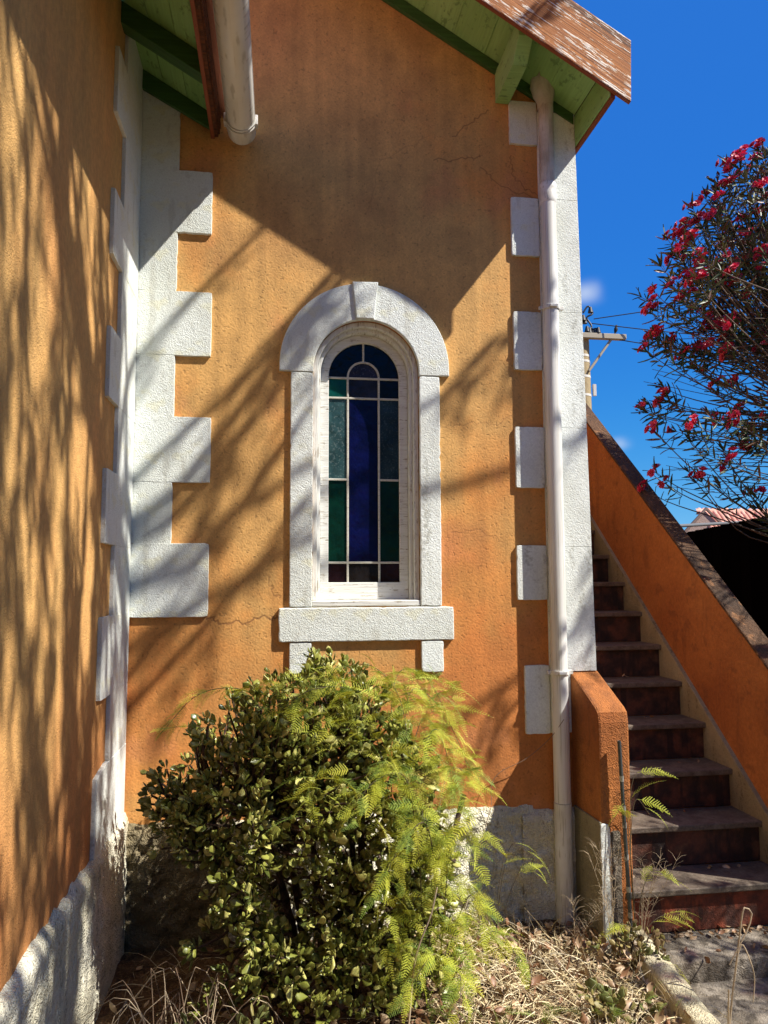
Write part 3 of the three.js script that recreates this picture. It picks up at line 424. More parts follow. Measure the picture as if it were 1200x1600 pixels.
{ const m = new MB(), c = curve([V(1.60, 0, 0.22), V(1.575, 0, 0.5), V(1.545, 0, 0.85), V(1.50, 0, 1.3), V(1.47, 0, 1.9)], 40), n = fbm(64, 64, 16, 16, 3, 97), rings = [];
  c.forEach((q, i) => { const j = (k) => (n[(i % 64) * 64 + k * 9] - 0.5) * 0.022, prof = [[-0.06, -0.3], [-0.056, -0.06], [-0.045, -0.037], [0, -0.03], [0.04, -0.036], [0.052, -0.06], [0.056, -0.3]]; rings.push(prof.map(([x, y], k) => m.v(q.x + x + j(k), y + j(k + 1) * (y > -0.1 ? 1 : 0), q.z, x + 0.3, q.z))); });
  for (let i = 1; i < rings.length; i++) for (let k = 0; k < 6; k++) m.quad(rings[i - 1][k], rings[i - 1][k + 1], rings[i][k + 1], rings[i][k]);
  setting('kerb', m.geo(), std({ map: plinthMap, bumpMap: retex(roughBump, 2, 2), bumpScale: 0.012, color: 0xf0e8d8 }), 'rough whitish kerb beside the garden bed'); }

// ================================================================== PLANTS
const leafMat = (r, g, b, o = {}) => new THREE.MeshPhysicalMaterial({ color: new THREE.Color().setRGB(r, g, b), roughness: 0.5, side: THREE.DoubleSide, ...o });
const barkMap = tex(512, 512, (x, y, i) => { const k = nMid[(y * S + x) % (S * S)], f = nFine[(y * S + x) % (S * S)]; return mix3([118, 92, 74], [58, 42, 34], clamp(k * 1.3 - 0.1)).map((v) => v * (1 + 0.3 * (f - 0.5))); }, { rep: [6, 6] });
const MB_bark = std({ map: barkMap, bumpMap: retex(roughBump, 8, 8), bumpScale: 0.004 });
function obovate(w, l, th, curl) {                              // thick succulent leaf growing along +y
  const m = new MB(), NU = 6, NV = 5, rings = [];
  for (let j = 0; j <= NV; j++) { const v = j / NV, wd = w * Math.pow(Math.sin(Math.PI * Math.pow(v, 1.45) * 0.985 + 0.012), 0.75) * (0.35 + 0.65 * v) * 0.98, y = l * v, ring = []; for (let i = 0; i < NU; i++) { const a = i / NU * 6.2832; ring.push(m.v(Math.cos(a) * wd, y, Math.sin(a) * th * (0.35 + 0.65 * Math.sin(Math.PI * v)) + curl * v * v - 0.12 * curl * Math.abs(Math.cos(a)) , i / NU, v)); } rings.push(ring); }
  for (let j = 1; j <= NV; j++) for (let i = 0; i < NU; i++) m.quad(rings[j - 1][i], rings[j - 1][(i + 1) % NU], rings[j][(i + 1) % NU], rings[j][i]);
  return m.geo();
}
const jadeGeos = [obovate(0.0155, 0.042, 0.0036, 0.008), obovate(0.017, 0.038, 0.004, 0.012), obovate(0.0135, 0.034, 0.0036, 0.006)];
const jadeMats = [leafMat(0.17, 0.185, 0.032, { roughness: 0.36 }), leafMat(0.27, 0.275, 0.055, { roughness: 0.36 }), leafMat(0.46, 0.43, 0.13, { roughness: 0.4 }), leafMat(0.09, 0.11, 0.022, { roughness: 0.34 }), leafMat(0.46, 0.42, 0.14, { roughness: 0.5 })];
const basis = (pos, dir, roll, s) => { const y = dir.clone().normalize(), ref = Math.abs(y.y) > 0.95 ? V(1, 0, 0) : V(0, 1, 0), x = ref.clone().cross(y).normalize(), z = x.clone().cross(y); const m = new THREE.Matrix4().makeBasis(x, y, z), q = new THREE.Matrix4().makeRotationY(roll); return m.multiply(q).scale(V(s, s, s)).setPosition(pos); };
const inView = (p) => { const d = p.clone().sub(EYE), z = d.dot(fwd); if (z < 0.1) return false; const x = d.dot(camRt) / z * FOCAL, y = d.dot(camUp) / z * FOCAL; return Math.abs(x) < 620 && Math.abs(y) < 820; };
// individual leaves for the nearest, one mesh of the rest
function scatterLeaves(root, list, geos, mats, name, limit = 300) {
  const near = list.map((l, i) => ({ l, i, d: (inView(V().setFromMatrixPosition(l.m)) ? 0 : 1000) + V().setFromMatrixPosition(l.m).distanceTo(EYE) + (l.hide ?? 0) })).sort((a, b) => a.d - b.d || a.i - b.i);
  near.slice(0, limit).forEach(({ l }) => { const o = part(name, geos[l.g], mats[l.k], root); l.m.decompose(o.position, o.quaternion, o.scale); });
  const per = mats.map(() => new MB()); near.slice(limit).forEach(({ l }) => per[l.k].add(geos[l.g], l.m));
  per.forEach((m, k) => { if (m.ix.length) { const o = part(name.replace('leaf', 'foliage'), m.geo(), mats[k], root); o.userData.kind = 'stuff'; } });
}
// ---------------- the big jade bush
function jadeRosette(list, p, dir, r, pairs, mats, scale = 1) {
  let q = p.clone(), ang = r() * 6.28; const d = dir.clone().normalize(), ref = Math.abs(d.y) > 0.9 ? V(1, 0, 0) : V(0, 1, 0), ax = ref.cross(d).normalize(), ay = d.clone().cross(ax);
  for (let k = 0; k < pairs; k++) {
    ang += Math.PI / 2 + (r() - 0.5) * 0.5; const open = lerp(1.25, 0.35, k / Math.max(1, pairs - 1)) + (r() - 0.5) * 0.25, s = scale * lerp(1.05, 0.6, k / pairs) * (0.65 + 0.65 * r());
    for (const h of [0, Math.PI]) { const side = ax.clone().multiplyScalar(Math.cos(ang + h)).addScaledVector(ay, Math.sin(ang + h)), ld = d.clone().multiplyScalar(Math.cos(open)).addScaledVector(side, Math.sin(open)); ld.y += 0.1;
      if (r() < 0.12) continue;
      // roll so that the blade faces the stem
      const y = ld.clone().normalize(), nrm = d.clone().addScaledVector(y, -d.dot(y)).normalize(), x = y.clone().cross(nrm).normalize(); const m = new THREE.Matrix4().makeBasis(x, y, nrm); m.multiply(new THREE.Matrix4().makeRotationY((r() - 0.5) * 1.5)).multiply(new THREE.Matrix4().makeRotationX((r() - 0.5) * 0.9)).scale(V(s * (0.85 + 0.4 * r()), s, s)).setPosition(q.clone().addScaledVector(side, 0.004));
      list.push({ m, g: Math.floor(r() * 3), k: mats[Math.floor(r() * mats.length)] }); }
    q = q.clone().addScaledVector(d, 0.011 * scale);
  }
}
{
  const t = thing('jade_bush', 'large rounded jade bush with thick green leaves in front of the window', 'bush', [0.2, -0.12, 0.5]);
  const root = V(0.2, -0.12, 0.5), r = rng(101), list = [], wood = [];
  // outline of the crown at z = 0.55: half width by height
  const left = (y) => y > 0.5 ? lerp(-0.50, 0.02, Math.pow(clamp((y - 0.72) / 0.44), 1.7)) + (y < 0.72 ? (0.72 - y) * 0.5 : 0) : lerp(-0.24, -0.36, smooth(0.5, 0.1, y)), right = (y) => lerp(0.66, 0.3, Math.pow(clamp((y - 0.55) / 0.62), 2));
  const depthAt = (x, y) => 0.36 * Math.sqrt(clamp(1 - Math.pow((x - 0.15) / 0.72, 2))) * (y > 0.5 ? Math.sqrt(clamp(1 - Math.pow((y - 0.5) / 0.75, 2))) : 1);
  const stems = []; for (let i = 0; i < 9; i++) { const a = lerp(-0.5, 0.5, i / 8); const base = V(lerp(-0.14, 0.28, i / 8) + (r() - 0.5) * 0.08, 0, (r() - 0.5) * 0.24), mid = V(base.x + a * 0.3, 0.34 + r() * 0.1, base.z + (r() - 0.5) * 0.12), end = V(base.x + a * 0.6 + (r() - 0.5) * 0.05, 0.5 + 0.4 * (1 - Math.abs(a)) + r() * 0.1, (r() - 0.5) * 0.25); stems.push({ base, mid, end }); }
  for (const s of stems) { const m = new MB(), pts = curve([s.base, s.base.clone().lerp(s.mid, 0.5).add(V((r() - 0.5) * 0.05, 0, (r() - 0.5) * 0.05)), s.mid, s.end], 12); m.tube(pts, (f) => 0.027 * (1 - 0.62 * f) * (1 + 0.12 * Math.sin(f * 40)), 8); part('stem', m.geo(), MB_bark, t); s.pts = pts; }
  const twig = new MB(), tips = [];
  for (let n = 0; tips.length < 980 && n < 20000; n++) {
    const y = lerp(-0.02, 1.2, Math.pow(r(), 0.85)), x = lerp(-0.52, 0.74, r()); if (x < left(y) || x > right(y)) continue;
    const vo = Math.sin(x * 17 + 1.3) * Math.sin(y * 15 + x * 6) ; const D = depthAt(x, y) * 1.1, front = r() < 0.62, z = front ? D * lerp(0.6, 1.05, r()) : D * lerp(-0.9, 0.6, r());
    const inner = r() < 0.18;
    if (vo + Math.sin((z) * 19 + y * 9) * 0.6 < (x > 0.3 ? -1.1 : -0.6)) continue; if (Math.hypot((x - 0.02) / 0.09, (y - 0.42) / 0.17) < 1 && z > -0.1 && r() < 0.85) continue; if (Math.hypot((x - 0.3) / 0.08, (y - 0.6) / 0.08) < 1 && z > -0.2 && r() < 0.8) continue;
    const p = V(x, y, 0.48 + z).sub(root); if (inner) p.multiplyScalar(0.85);
    if (y < 0.5 && x < -0.1 && r() < 0.75) continue;
    if (tips.some((q) => q.distanceToSquared(p) < 0.0007)) continue; tips.push(p);
    // join to nearest lower stem point
    let best = null, bd = 9; for (const s of stems) for (const q of s.pts) { const d = q.distanceTo(p) + (q.y > p.y + 0.05 ? 0.3 : 0); if (d < bd) { bd = d; best = q; } }
    const out = p.clone().sub(best), c = best.clone().lerp(p, 0.5).add(V((r() - 0.5) * 0.06, -0.03 + (r() - 0.5) * 0.05, (r() - 0.5) * 0.06));
    if (bd < 0.55) { const pts = curve([best, c, p], 5); twig.tube(pts, (f) => lerp(0.0075, 0.004, f), 5); }
    const dir = out.normalize().multiplyScalar(0.55).add(V((x - 0.1) * 0.5, 0.45, 0.35)).add(V((r() - 0.5) * 0.6, (r() - 0.5) * 0.5, (r() - 0.5) * 0.6));
    const tone = y < 0.3 ? [0, 0, 1, 3, 2] : [0, 1, 1, 2, 3, 0]; if (r() < 0.1) tone.push(4, 4);
    jadeRosette(list, p, dir, r, 3 + Math.floor(r() * 3), tone, 1.08); if (bd < 0.55 && bd > 0.07) { for (const f of [0.45, 0.75]) if (r() < 0.7) { const q = best.clone().multiplyScalar((1 - f) * (1 - f)).addScaledVector(c, 2 * f * (1 - f)).addScaledVector(p, f * f); jadeRosette(list, q, dir.clone().add(V((r() - 0.5) * 1.4, (r() - 0.5), (r() - 0.5) * 1.4)), r, 1 + Math.floor(r() * 2), tone, 1.0); } }
  }
  part('twigs', twig.geo(), MB_bark, t).userData.kind = 'stuff';
  scatterLeaves(t, list, jadeGeos, jadeMats, 'leaf');
}
// ---------------- feathery fern fronds
function frondGeo(len, wid, seed, droop) {
  const m = new MB(), r = rng(seed), spine = []; for (let i = 0; i <= 12; i++) { const f = i / 12; spine.push(V(Math.sin(f * 3 + seed) * 0.01 * f, len * (f - 0.12 * f * f), droop * f * f)); }
  m.tube(spine, [0.0011, 0.0004], 3, false);
  const nb = Math.round(len / 0.017);
  for (let b = 2; b < nb; b++) for (const sd of [-1, 1]) {
    const f = b / nb, L = wid * Math.sin(Math.PI * Math.pow(f, 0.6)) * (0.8 + 0.3 * r()) * (1 - 0.35 * f); if (L < 0.006) continue;
    const k = f * 12, i = Math.min(11, Math.floor(k)), o = spine[i].clone().lerp(spine[i + 1], k - i), d = V(sd * 0.86, 0.5 + 0.2 * (r() - 0.5), droop * f * 0.6 + (r() - 0.5) * 0.22).normalize();
    const nn = Math.max(3, Math.round(L / 0.0042));
    for (let j = 0; j < nn; j++) { const g = (j + 0.6) / nn, q = o.clone().addScaledVector(d, L * g), nl = 0.0095 * (1 - 0.4 * g);
      for (const e of [-1, 1]) { const a = d.clone().multiplyScalar(0.75).add(V(0, e * 0.75, (r() - 0.5) * 0.6)).normalize(), w = V(-a.y, a.x, 0.3).normalize().multiplyScalar(0.0012), p = q.clone().addScaledVector(a, nl); m.tri(m.v(q.x - w.x, q.y - w.y, q.z - w.z), m.v(q.x + w.x, q.y + w.y, q.z + w.z), m.v(p.x, p.y, p.z)); } }
    const e2 = o.clone().addScaledVector(d, L), w = V(0, 0.0005, 0); m.tri(m.v(o.x, o.y - w.y, o.z), m.v(o.x, o.y + w.y, o.z), m.v(e2.x, e2.y, e2.z));
  }
  return m.geo();
}
const frondGeos = [frondGeo(0.2, 0.062, 1, 0.05), frondGeo(0.26, 0.07, 2, 0.09), frondGeo(0.15, 0.05, 3, 0.03), frondGeo(0.3, 0.06, 4, 0.13)];
const fernMats = [leafMat(0.52, 0.56, 0.03, { roughness: 0.7, transmission: 0.3 }), leafMat(0.60, 0.58, 0.04, { roughness: 0.7, transmission: 0.3 }), leafMat(0.24, 0.36, 0.03, { roughness: 0.7, transmission: 0.3 }), leafMat(0.42, 0.31, 0.04, { roughness: 0.7, transmission: 0.3 })];
const stemMat = leafMat(0.11, 0.085, 0.045, { roughness: 0.8 });
function placeFrond(root, p, dir, s, gi, mi, roll) { const o = part('frond', frondGeos[gi], fernMats[mi], root); const m = basis(p, dir, roll, s); m.decompose(o.position, o.quaternion, o.scale); return o; }
{
  const base = V(0.55, -0.12, 0.75), t = thing('asparagus_fern', 'feathery yellow-green asparagus fern scrambling over the large jade bush', 'fern', base.toArray()), r = rng(131), stems = new MB();
  const put = (x, y, z, dx, dy, dz, s, mi) => placeFrond(t, V(x, y, z).sub(base), V(dx + (r() - 0.5) * 0.9, dy + (r() - 0.5) * 0.8, dz + (r() - 0.5) * 0.7), 0.58 * s * (0.8 + 0.4 * r()), Math.floor(r() * 4), mi ?? [0, 0, 1, 2][Math.floor(r() * 4)], (r() - 0.5) * 1.4);
  // arching stems carrying fronds
  const arch = (pts, n, s, side = 1) => { const c = curve(pts.map((p) => V(...p).sub(base)), 24); stems.tube(c, [0.0028, 0.0012], 4, false); n = Math.round(n * 4.6); s *= 0.56; for (let i = 0; i < n; i++) { const f = 0.25 + 0.75 * (i + r() * 0.6) / n, k = Math.min(23, Math.floor(f * 24)), q = c[k], d = c[k + 1].clone().sub(c[k]).normalize(); placeFrond(t, q, V(d.x * 0.7 + (r() - 0.5) * 1.2, d.y * 0.5 - 0.1 + (r() - 0.5) * 0.8, 0.25 + (r() - 0.5) * 0.8), s * (0.75 + 0.5 * r()), Math.floor(r() * 4), [0, 0, 1, 2, 1][Math.floor(r() * 5)], (r() - 0.5) * 1.6); } };
  arch([[0.5, 0, 0.7], [0.42, 0.7, 0.8], [0.3, 1.1, 0.75], [0.12, 1.14, 0.85], [-0.02, 1.05, 0.85]], 9, 0.9);
  arch([[0.5, 0, 0.7], [0.5, 0.8, 0.75], [0.46, 1.1, 0.7], [0.36, 1.2, 0.65], [0.2, 1.19, 0.65]], 8, 0.8);
  arch([[0.4, 0, 0.7], [0.1, 0.7, 0.7], [-0.1, 1.1, 0.65], [-0.3, 1.1, 0.6], [-0.45, 0.95, 0.6]], 9, 0.75);
  arch([[0.4, 0, 0.7], [-0.1, 0.7, 0.6], [-0.28, 0.95, 0.55], [-0.48, 0.95, 0.5]], 6, 0.6);
  arch([[0.5, 0, 0.7], [0.45, 0.8, 0.6], [0.5, 1.15, 0.5], [0.62, 1.13, 0.42], [0.73, 0.95, 0.42]], 12, 0.7);
  arch([[0.5, 0, 0.7], [0.5, 0.8, 0.6], [0.56, 1.08, 0.5], [0.68, 1.0, 0.45], [0.8, 0.78, 0.42]], 11, 0.7);
  arch([[0.5, 0, 0.7], [0.5, 0.7, 0.7], [0.58, 0.98, 0.62], [0.66, 0.9, 0.58], [0.72, 0.66, 0.56]], 11, 0.75);
  arch([[0.55, 0, 0.7], [0.55, 0.7, 0.75], [0.6, 0.95, 0.7], [0.72, 0.85, 0.6], [0.84, 0.70, 0.5]], 8, 0.7);
  arch([[0.55, 0, 0.7], [0.6, 0.5, 0.7], [0.7, 0.75, 0.55], [0.8, 0.72, 0.45], [0.9, 0.62, 0.4]], 7, 0.65);
  arch([[0.55, 0, 0.75], [0.5, 0.6, 0.9], [0.44, 0.85, 0.95], [0.34, 0.85, 1.0], [0.24, 0.75, 1.02]], 8, 0.85);
  arch([[0.55, 0, 0.75], [0.56, 0.5, 0.9], [0.5, 0.7, 1.0], [0.4, 0.62, 1.05], [0.33, 0.48, 1.07]], 8, 0.8);
  arch([[0.6, 0, 0.75], [0.62, 0.5, 0.85], [0.6, 0.62, 0.9], [0.55, 0.5, 0.97]], 7, 0.8);
  arch([[0.6, 0, 0.75], [0.68, 0.35, 0.85], [0.7, 0.4, 0.9], [0.75, 0.3, 0.95]], 7, 0.8);
  arch([[0.6, 0, 0.75], [0.55, 0.25, 1.0], [0.5, 0.3, 1.1], [0.4, 0.2, 1.15]], 7, 0.8);
  arch([[0.6, 0, 0.75], [0.72, 0.2, 0.85], [0.8, 0.25, 0.85], [0.9, 0.12, 0.88]], 7, 0.7);
  arch([[0.6, -0.1, 0.75], [0.62, 0.2, 1.0], [0.6, 0.2, 1.12], [0.55, 0.05, 1.2]], 7, 0.8);
  for (let i = 0; i < 130; i++) put(-0.12 + r() * 0.8, 1.0 + r() * 0.17, 0.55 + r() * 0.4, (r() - 0.6) * 1.4, 0.25, 0.4, 0.9);
  for (let i = 0; i < 130; i++) { const y = 0.72 + r() * 0.42; put(0.05 + r() * 0.65, y, 0.98 - 0.42 * smooth(0.7, 1.15, y) + r() * 0.1, (r() - 0.5) * 1.6, 0.1, 0.3, 0.9); }
  for (let i = 0; i < 300; i++) put(0.36 + r() * 0.36, 0.12 + r() * 0.8, 0.78 + r() * 0.2, (r() - 0.3) * 1.2, 0.1 + (r() - 0.5), 0.5, 0.8);
  for (let i = 0; i < 12; i++) put(0.42 + r() * 0.14, 0.72 + r() * 0.14, 0.85 + r() * 0.1, (r() - 0.4), 0.05, 0.5, 0.8, 3);
  for (let i = 0; i < 70; i++) put(0.5 + r() * 0.9, -0.05 + r() * 0.12, 0.9 + r() * 0.3, (r() - 0.5), 0.5, 0.4, 0.7, 2);
  part('stem', stems.geo(), stemMat, t);
}
function sprig(label, base, pts, n, s, seed, mats = [0, 1]) { const t = thing('fern_sprig', label, 'fern', base), r = rng(seed), b = V(...base), st = new MB(); for (const list of pts) { const c = curve(list.map((p) => V(...p).sub(b)), 16); st.tube(c, [0.0022, 0.001], 4, false); for (let i = 0; i < n; i++) { const k = Math.min(15, Math.floor(16 * (0.45 + 0.55 * (i + 0.5) / n))), d = c[k + 1].clone().sub(c[k]).normalize(); placeFrond(t, c[k], V(d.x * 0.9 + (r() - 0.5) * 0.7, d.y * 0.4 + (r() - 0.5) * 0.5, 0.2 + (r() - 0.5) * 0.6), s * (0.8 + 0.4 * r()), Math.floor(r() * 4), mats[Math.floor(r() * mats.length)], (r() - 0.5)); } } part('stem', st.geo(), stemMat, t); }
sprig('small fern sprig in front of the white plinth, left of the drainpipe', [0.97, -0.12, 0.25], [[[0.97, -0.12, 0.25], [0.98, 0.15, 0.28], [1.0, 0.36, 0.3], [0.93, 0.42, 0.32]], [[0.97, -0.12, 0.25], [1.0, 0.2, 0.28], [1.05, 0.36, 0.3], [1.14, 0.3, 0.32]], [[0.97, -0.12, 0.25], [1.03, 0.15, 0.3], [1.1, 0.28, 0.32], [1.14, 0.22, 0.34]]], 3, 0.5, 141);
sprig('fern sprig growing out beside the metal rod over the upper steps', [1.57, -0.1, 0.4], [[[1.57, -0.1, 0.4], [1.56, 0.4, 0.39], [1.6, 0.66, 0.38], [1.74, 0.68, 0.36]], [[1.57, -0.1, 0.4], [1.56, 0.35, 0.39], [1.6, 0.55, 0.38], [1.66, 0.48, 0.38]], [[1.57, -0.1, 0.4], [1.55, 0.35, 0.4], [1.53, 0.54, 0.4], [1.47, 0.46, 0.4]]], 3, 0.55, 142);
sprig('bright fern sprig leaning over the lowest step by the kerb', [1.58, -0.1, 0.42], [[[1.58, -0.1, 0.42], [1.6, 0.0, 0.42], [1.68, 0.06, 0.42], [1.8, 0.05, 0.4]], [[1.58, -0.1, 0.42], [1.58, 0.12, 0.42], [1.64, 0.24, 0.41], [1.7, 0.24, 0.4]], [[1.58, -0.1, 0.45], [1.6, -0.05, 0.5], [1.62, -0.08, 0.52], [1.66, -0.12, 0.54]], [[1.58, -0.1, 0.42], [1.56, 0.0, 0.43], [1.5, 0.04, 0.43], [1.44, 0.02, 0.43]]], 4, 0.55, 143);

// ---------------- small jade plants
function smallJade(label, pos, n, rad, seed, mats, sc) { const t = thing('small_jade_plant', label, 'succulent', pos), r = rng(seed), list = [], st = new MB(); for (let i = 0; i < n; i++) { const a = r() * 6.28, q = rad * Math.sqrt(r()), p = V(Math.cos(a) * q * 1.3, 0.03 + r() * rad * 0.9, Math.sin(a) * q * 0.7); st.tube(curve([V(p.x * 0.2, 0, p.z * 0.2), V(p.x * 0.7, p.y * 0.5, p.z * 0.7), p], 4), [0.005, 0.003], 5); jadeRosette(list, p, V(p.x * 3, 0.4, p.z * 3 + 0.25), r, 3 + Math.floor(r() * 2), mats, sc); } part('stem', st.geo(), MB_bark, t); scatterLeaves(t, list, jadeGeos, smallMats, 'leaf', 150); }
const smallMats = [leafMat(0.20, 0.17, 0.05), leafMat(0.26, 0.20, 0.07), leafMat(0.17, 0.11, 0.05), leafMat(0.12, 0.13, 0.035)];
smallJade('small browning jade plant at the foot of the low orange parapet', [1.49, -0.13, 0.5], 24, 0.12, 151, [0, 1, 2, 3], 1.0);
smallJade('yellowish small jade plant in the dry grass left of the kerb', [1.28, -0.13, 0.84], 13, 0.1, 152, [0, 1, 3], 1.25);
smallJade('olive jade seedling at the lower left of the large bush', [-0.16, -0.05, 1.0], 14, 0.12, 153, [3, 0, 3], 1.1);

// ---------------- dry grass, litter, twigs
const strawMats = [leafMat(0.60, 0.49, 0.28, { roughness: 0.85 }), leafMat(0.42, 0.31, 0.16, { roughness: 0.85 }), leafMat(0.72, 0.62, 0.42, { roughness: 0.85 }), leafMat(0.20, 0.12, 0.06, { roughness: 0.9 })];
function blade(m, p, dir, len, w, bend, r) { const n = 4, side = V(-dir.z, 0, dir.x).normalize().multiplyScalar(w / 2); if (side.lengthSq() < 1e-9) side.set(w / 2, 0, 0); let q = p.clone(), d = dir.clone(), pr = null; for (let i = 0; i <= n; i++) { const s = side.clone().multiplyScalar(1 - 0.8 * i / n), a = m.v(q.x - s.x, q.y - s.y, q.z - s.z), b = m.v(q.x + s.x, q.y + s.y + w * 0.4, q.z + s.z); if (pr) m.quad(pr[0], pr[1], b, a); pr = [a, b]; d = d.clone().add(bend).normalize(); q = q.clone().addScaledVector(d, len / n); if (q.y < -0.13) q.y = -0.13 + r() * 0.02; } }
{
  const gn = fbm(64, 64, 10, 10, 3, 162), fl0 = (x, z) => gn[Math.floor((x + 1) * 24) % 64 * 64 + Math.floor((z + 1) * 24) % 64];
  const r = rng(161), ms = strawMats.map(() => new MB());
  for (let i = 0; i < 7500; i++) {
    let x, z; if (i < 6400) { x = lerp(0.62, 1.56, r()); z = lerp(0.06, 1.5, Math.pow(r(), 0.8)); } else { x = lerp(-0.6, 1.5, r()); z = lerp(0.1, 1.6, r()); }
    const a = r() * 6.28, up = Math.pow(r(), 2.2) * 1.2, k = r() < 0.45 ? 0 : r() < 0.4 ? 1 : r() < 0.75 ? 2 : 3;
    if (fl0(x, z) < 0.34 && r() < 0.75) continue; const y = -0.125 + r() * (0.035 + 0.05 * smooth(1.5, 0.9, x) * smooth(0.6, 0.9, x));
    blade(ms[k], V(x, y, z), V(Math.cos(a), up, Math.sin(a)).normalize(), 0.05 + r() * 0.16, 0.002 + r() * 0.0028, V((r() - 0.5) * 0.7, -0.28 * r(), (r() - 0.5) * 0.7), r);
  }
  const g = thing('dry_grass', 'bleached dry grass matted over the garden bed', 'grass', [1, -0.12, 0.7]); delete g.userData.category; g.userData.category = 'grass'; g.userData.kind = 'stuff';
  ms.forEach((m, k) => { const q = m.geo(); q.translate(-1, 0.12, -0.7); part('grass_blades', q, strawMats[k], g).userData.kind = 'stuff'; });
  // fallen leaves
  const lg = new MB(); { const n = 6; for (let i = 0; i <= n; i++) { const f = i / n, w = 0.012 * Math.sin(Math.PI * f * 0.96 + 0.06); lg.v(-w, f * 0.045, 0.01 * f * f + 0.006); lg.v(0, f * 0.045, 0.012 * f * f); lg.v(w, f * 0.045, 0.01 * f * f + 0.006); if (i) { const o = (i - 1) * 3; lg.quad(o, o + 1, o + 4, o + 3); lg.quad(o + 1, o + 2, o + 5, o + 4); } } }
  const leafG = lg.geo(), lm = [leafMat(0.34, 0.22, 0.12), leafMat(0.46, 0.33, 0.2), leafMat(0.24, 0.12, 0.06)], lb = lm.map(() => new MB());
  for (let i = 0; i < 1100; i++) { const x = lerp(-0.6, 1.52, Math.pow(r(), 0.6)), z = lerp(0.15, 1.5, r()), s = 0.6 + r() * 0.8; const m = basis(V(x, -0.105 + r() * 0.06, z), V(r() - 0.5, (r() - 0.4) * 0.7, r() - 0.5), r() * 6.28, s); lb[Math.floor(r() * 3)].add(leafG, m); }
  for (let i = 0; i < 70; i++) { const z = i < 45 ? 0.31 + r() * 0.06 : 0.3 + r() * 0.24, m = basis(V(1.64 + r() * 0.75, -0.07 + r() * 0.012, z), V(r() - 0.5, (r() - 0.5) * 0.2, r() - 0.5), r() * 6.28, 0.5 + r() * 0.6); lb[Math.floor(r() * 3)].add(leafG, m); }
  for (let i = 0; i < 26; i++) { const n = 1 + Math.floor(r() * 5), m = basis(V(1.66 + r() * 0.72, SY(n) + 0.006, SZ(n) - 0.17 - r() * 0.05), V(r() - 0.5, (r() - 0.5) * 0.2, r() - 0.5), r() * 6.28, 0.4 + r() * 0.5); lb[Math.floor(r() * 3)].add(leafG, m); }
  const L = thing('leaf_litter', 'curled brown leaves fallen among the dry grass', 'leaves', [1, -0.12, 0.7]); L.userData.kind = 'stuff'; lb.forEach((m, k) => { const q = m.geo(); q.translate(-1, 0.12, -0.7); part('fallen_leaves', q, lm[k], L).userData.kind = 'stuff'; });
}
const deadMat = leafMat(0.44, 0.34, 0.22, { roughness: 0.9 }), deadDark = leafMat(0.2, 0.13, 0.08, { roughness: 0.9 });
{
  const t = thing('dead_weed', 'tangle of pale dead stems in the shade at the lower left of the bush', 'weed', [-0.3, -0.12, 0.85]), r = rng(171);
  for (let i = 0; i < 46; i++) { const m = new MB(), a = r() * 6.28, b = V((r() - 0.5) * 0.28, r() * 0.05, (r() - 0.5) * 0.2), h = 0.06 + r() * 0.27, q = V(b.x + Math.cos(a) * (0.04 + r() * 0.14), h, b.z + Math.sin(a) * 0.1), e = V(q.x + Math.cos(a + r() * 2 - 1) * (0.06 + r() * 0.16), h * (0.9 * r() - 0.15), q.z + Math.sin(a + r() * 2 - 1) * 0.14); m.tube(curve([b, V(lerp(b.x, q.x, 0.4), h * 0.6, lerp(b.z, q.z, 0.4)), q, e], 8), [0.0028, 0.0012], 4, false); part('stem', m.geo(), i % 4 ? deadMat : deadDark, t); }
}
{
  const weed = (label, pos, n, h, seed, lean) => { const t = thing('dry_weed', label, 'weed', pos), r = rng(seed); for (let i = 0; i < n; i++) { const m = new MB(), a = r() * 6.28, pts = [V(0, 0, 0), V(Math.cos(a) * 0.02 + lean * 0.3 * h, h * 0.4, Math.sin(a) * 0.02), V(Math.cos(a) * 0.06 + lean * 0.8 * h, h * (0.7 + 0.2 * r()), Math.sin(a) * 0.05), V(Math.cos(a) * 0.1 + lean * 1.2 * h, h * (0.8 + 0.3 * r()), Math.sin(a) * 0.07)], c = curve(pts, 10); m.tube(c, [0.0014, 0.0006], 3, false); for (let k = 3; k < 10; k++) for (let j = 0; j < 2; j++) { const b = r() * 6.28, e = c[k].clone().add(V(Math.cos(b) * 0.05, 0.015 + r() * 0.03, Math.sin(b) * 0.04)); m.tube([c[k], c[k].clone().lerp(e, 0.5).add(V(0, 0.008, 0)), e], [0.0008, 0.0004], 3, false); } part('stem', m.geo(), deadMat, t); } };
  weed('wispy dry weed between the drainpipe and the low parapet', [1.46, -0.12, 0.4], 7, 0.5, 181, -0.05);
  weed('wispy dry weed reaching from the metal rod across the lowest steps', [1.58, -0.1, 0.42], 7, 0.42, 182, 0.22);
  weed('thin dry weed standing at the base of the drainpipe', [1.3, -0.12, 0.35], 5, 0.24, 183, 0.3);
}
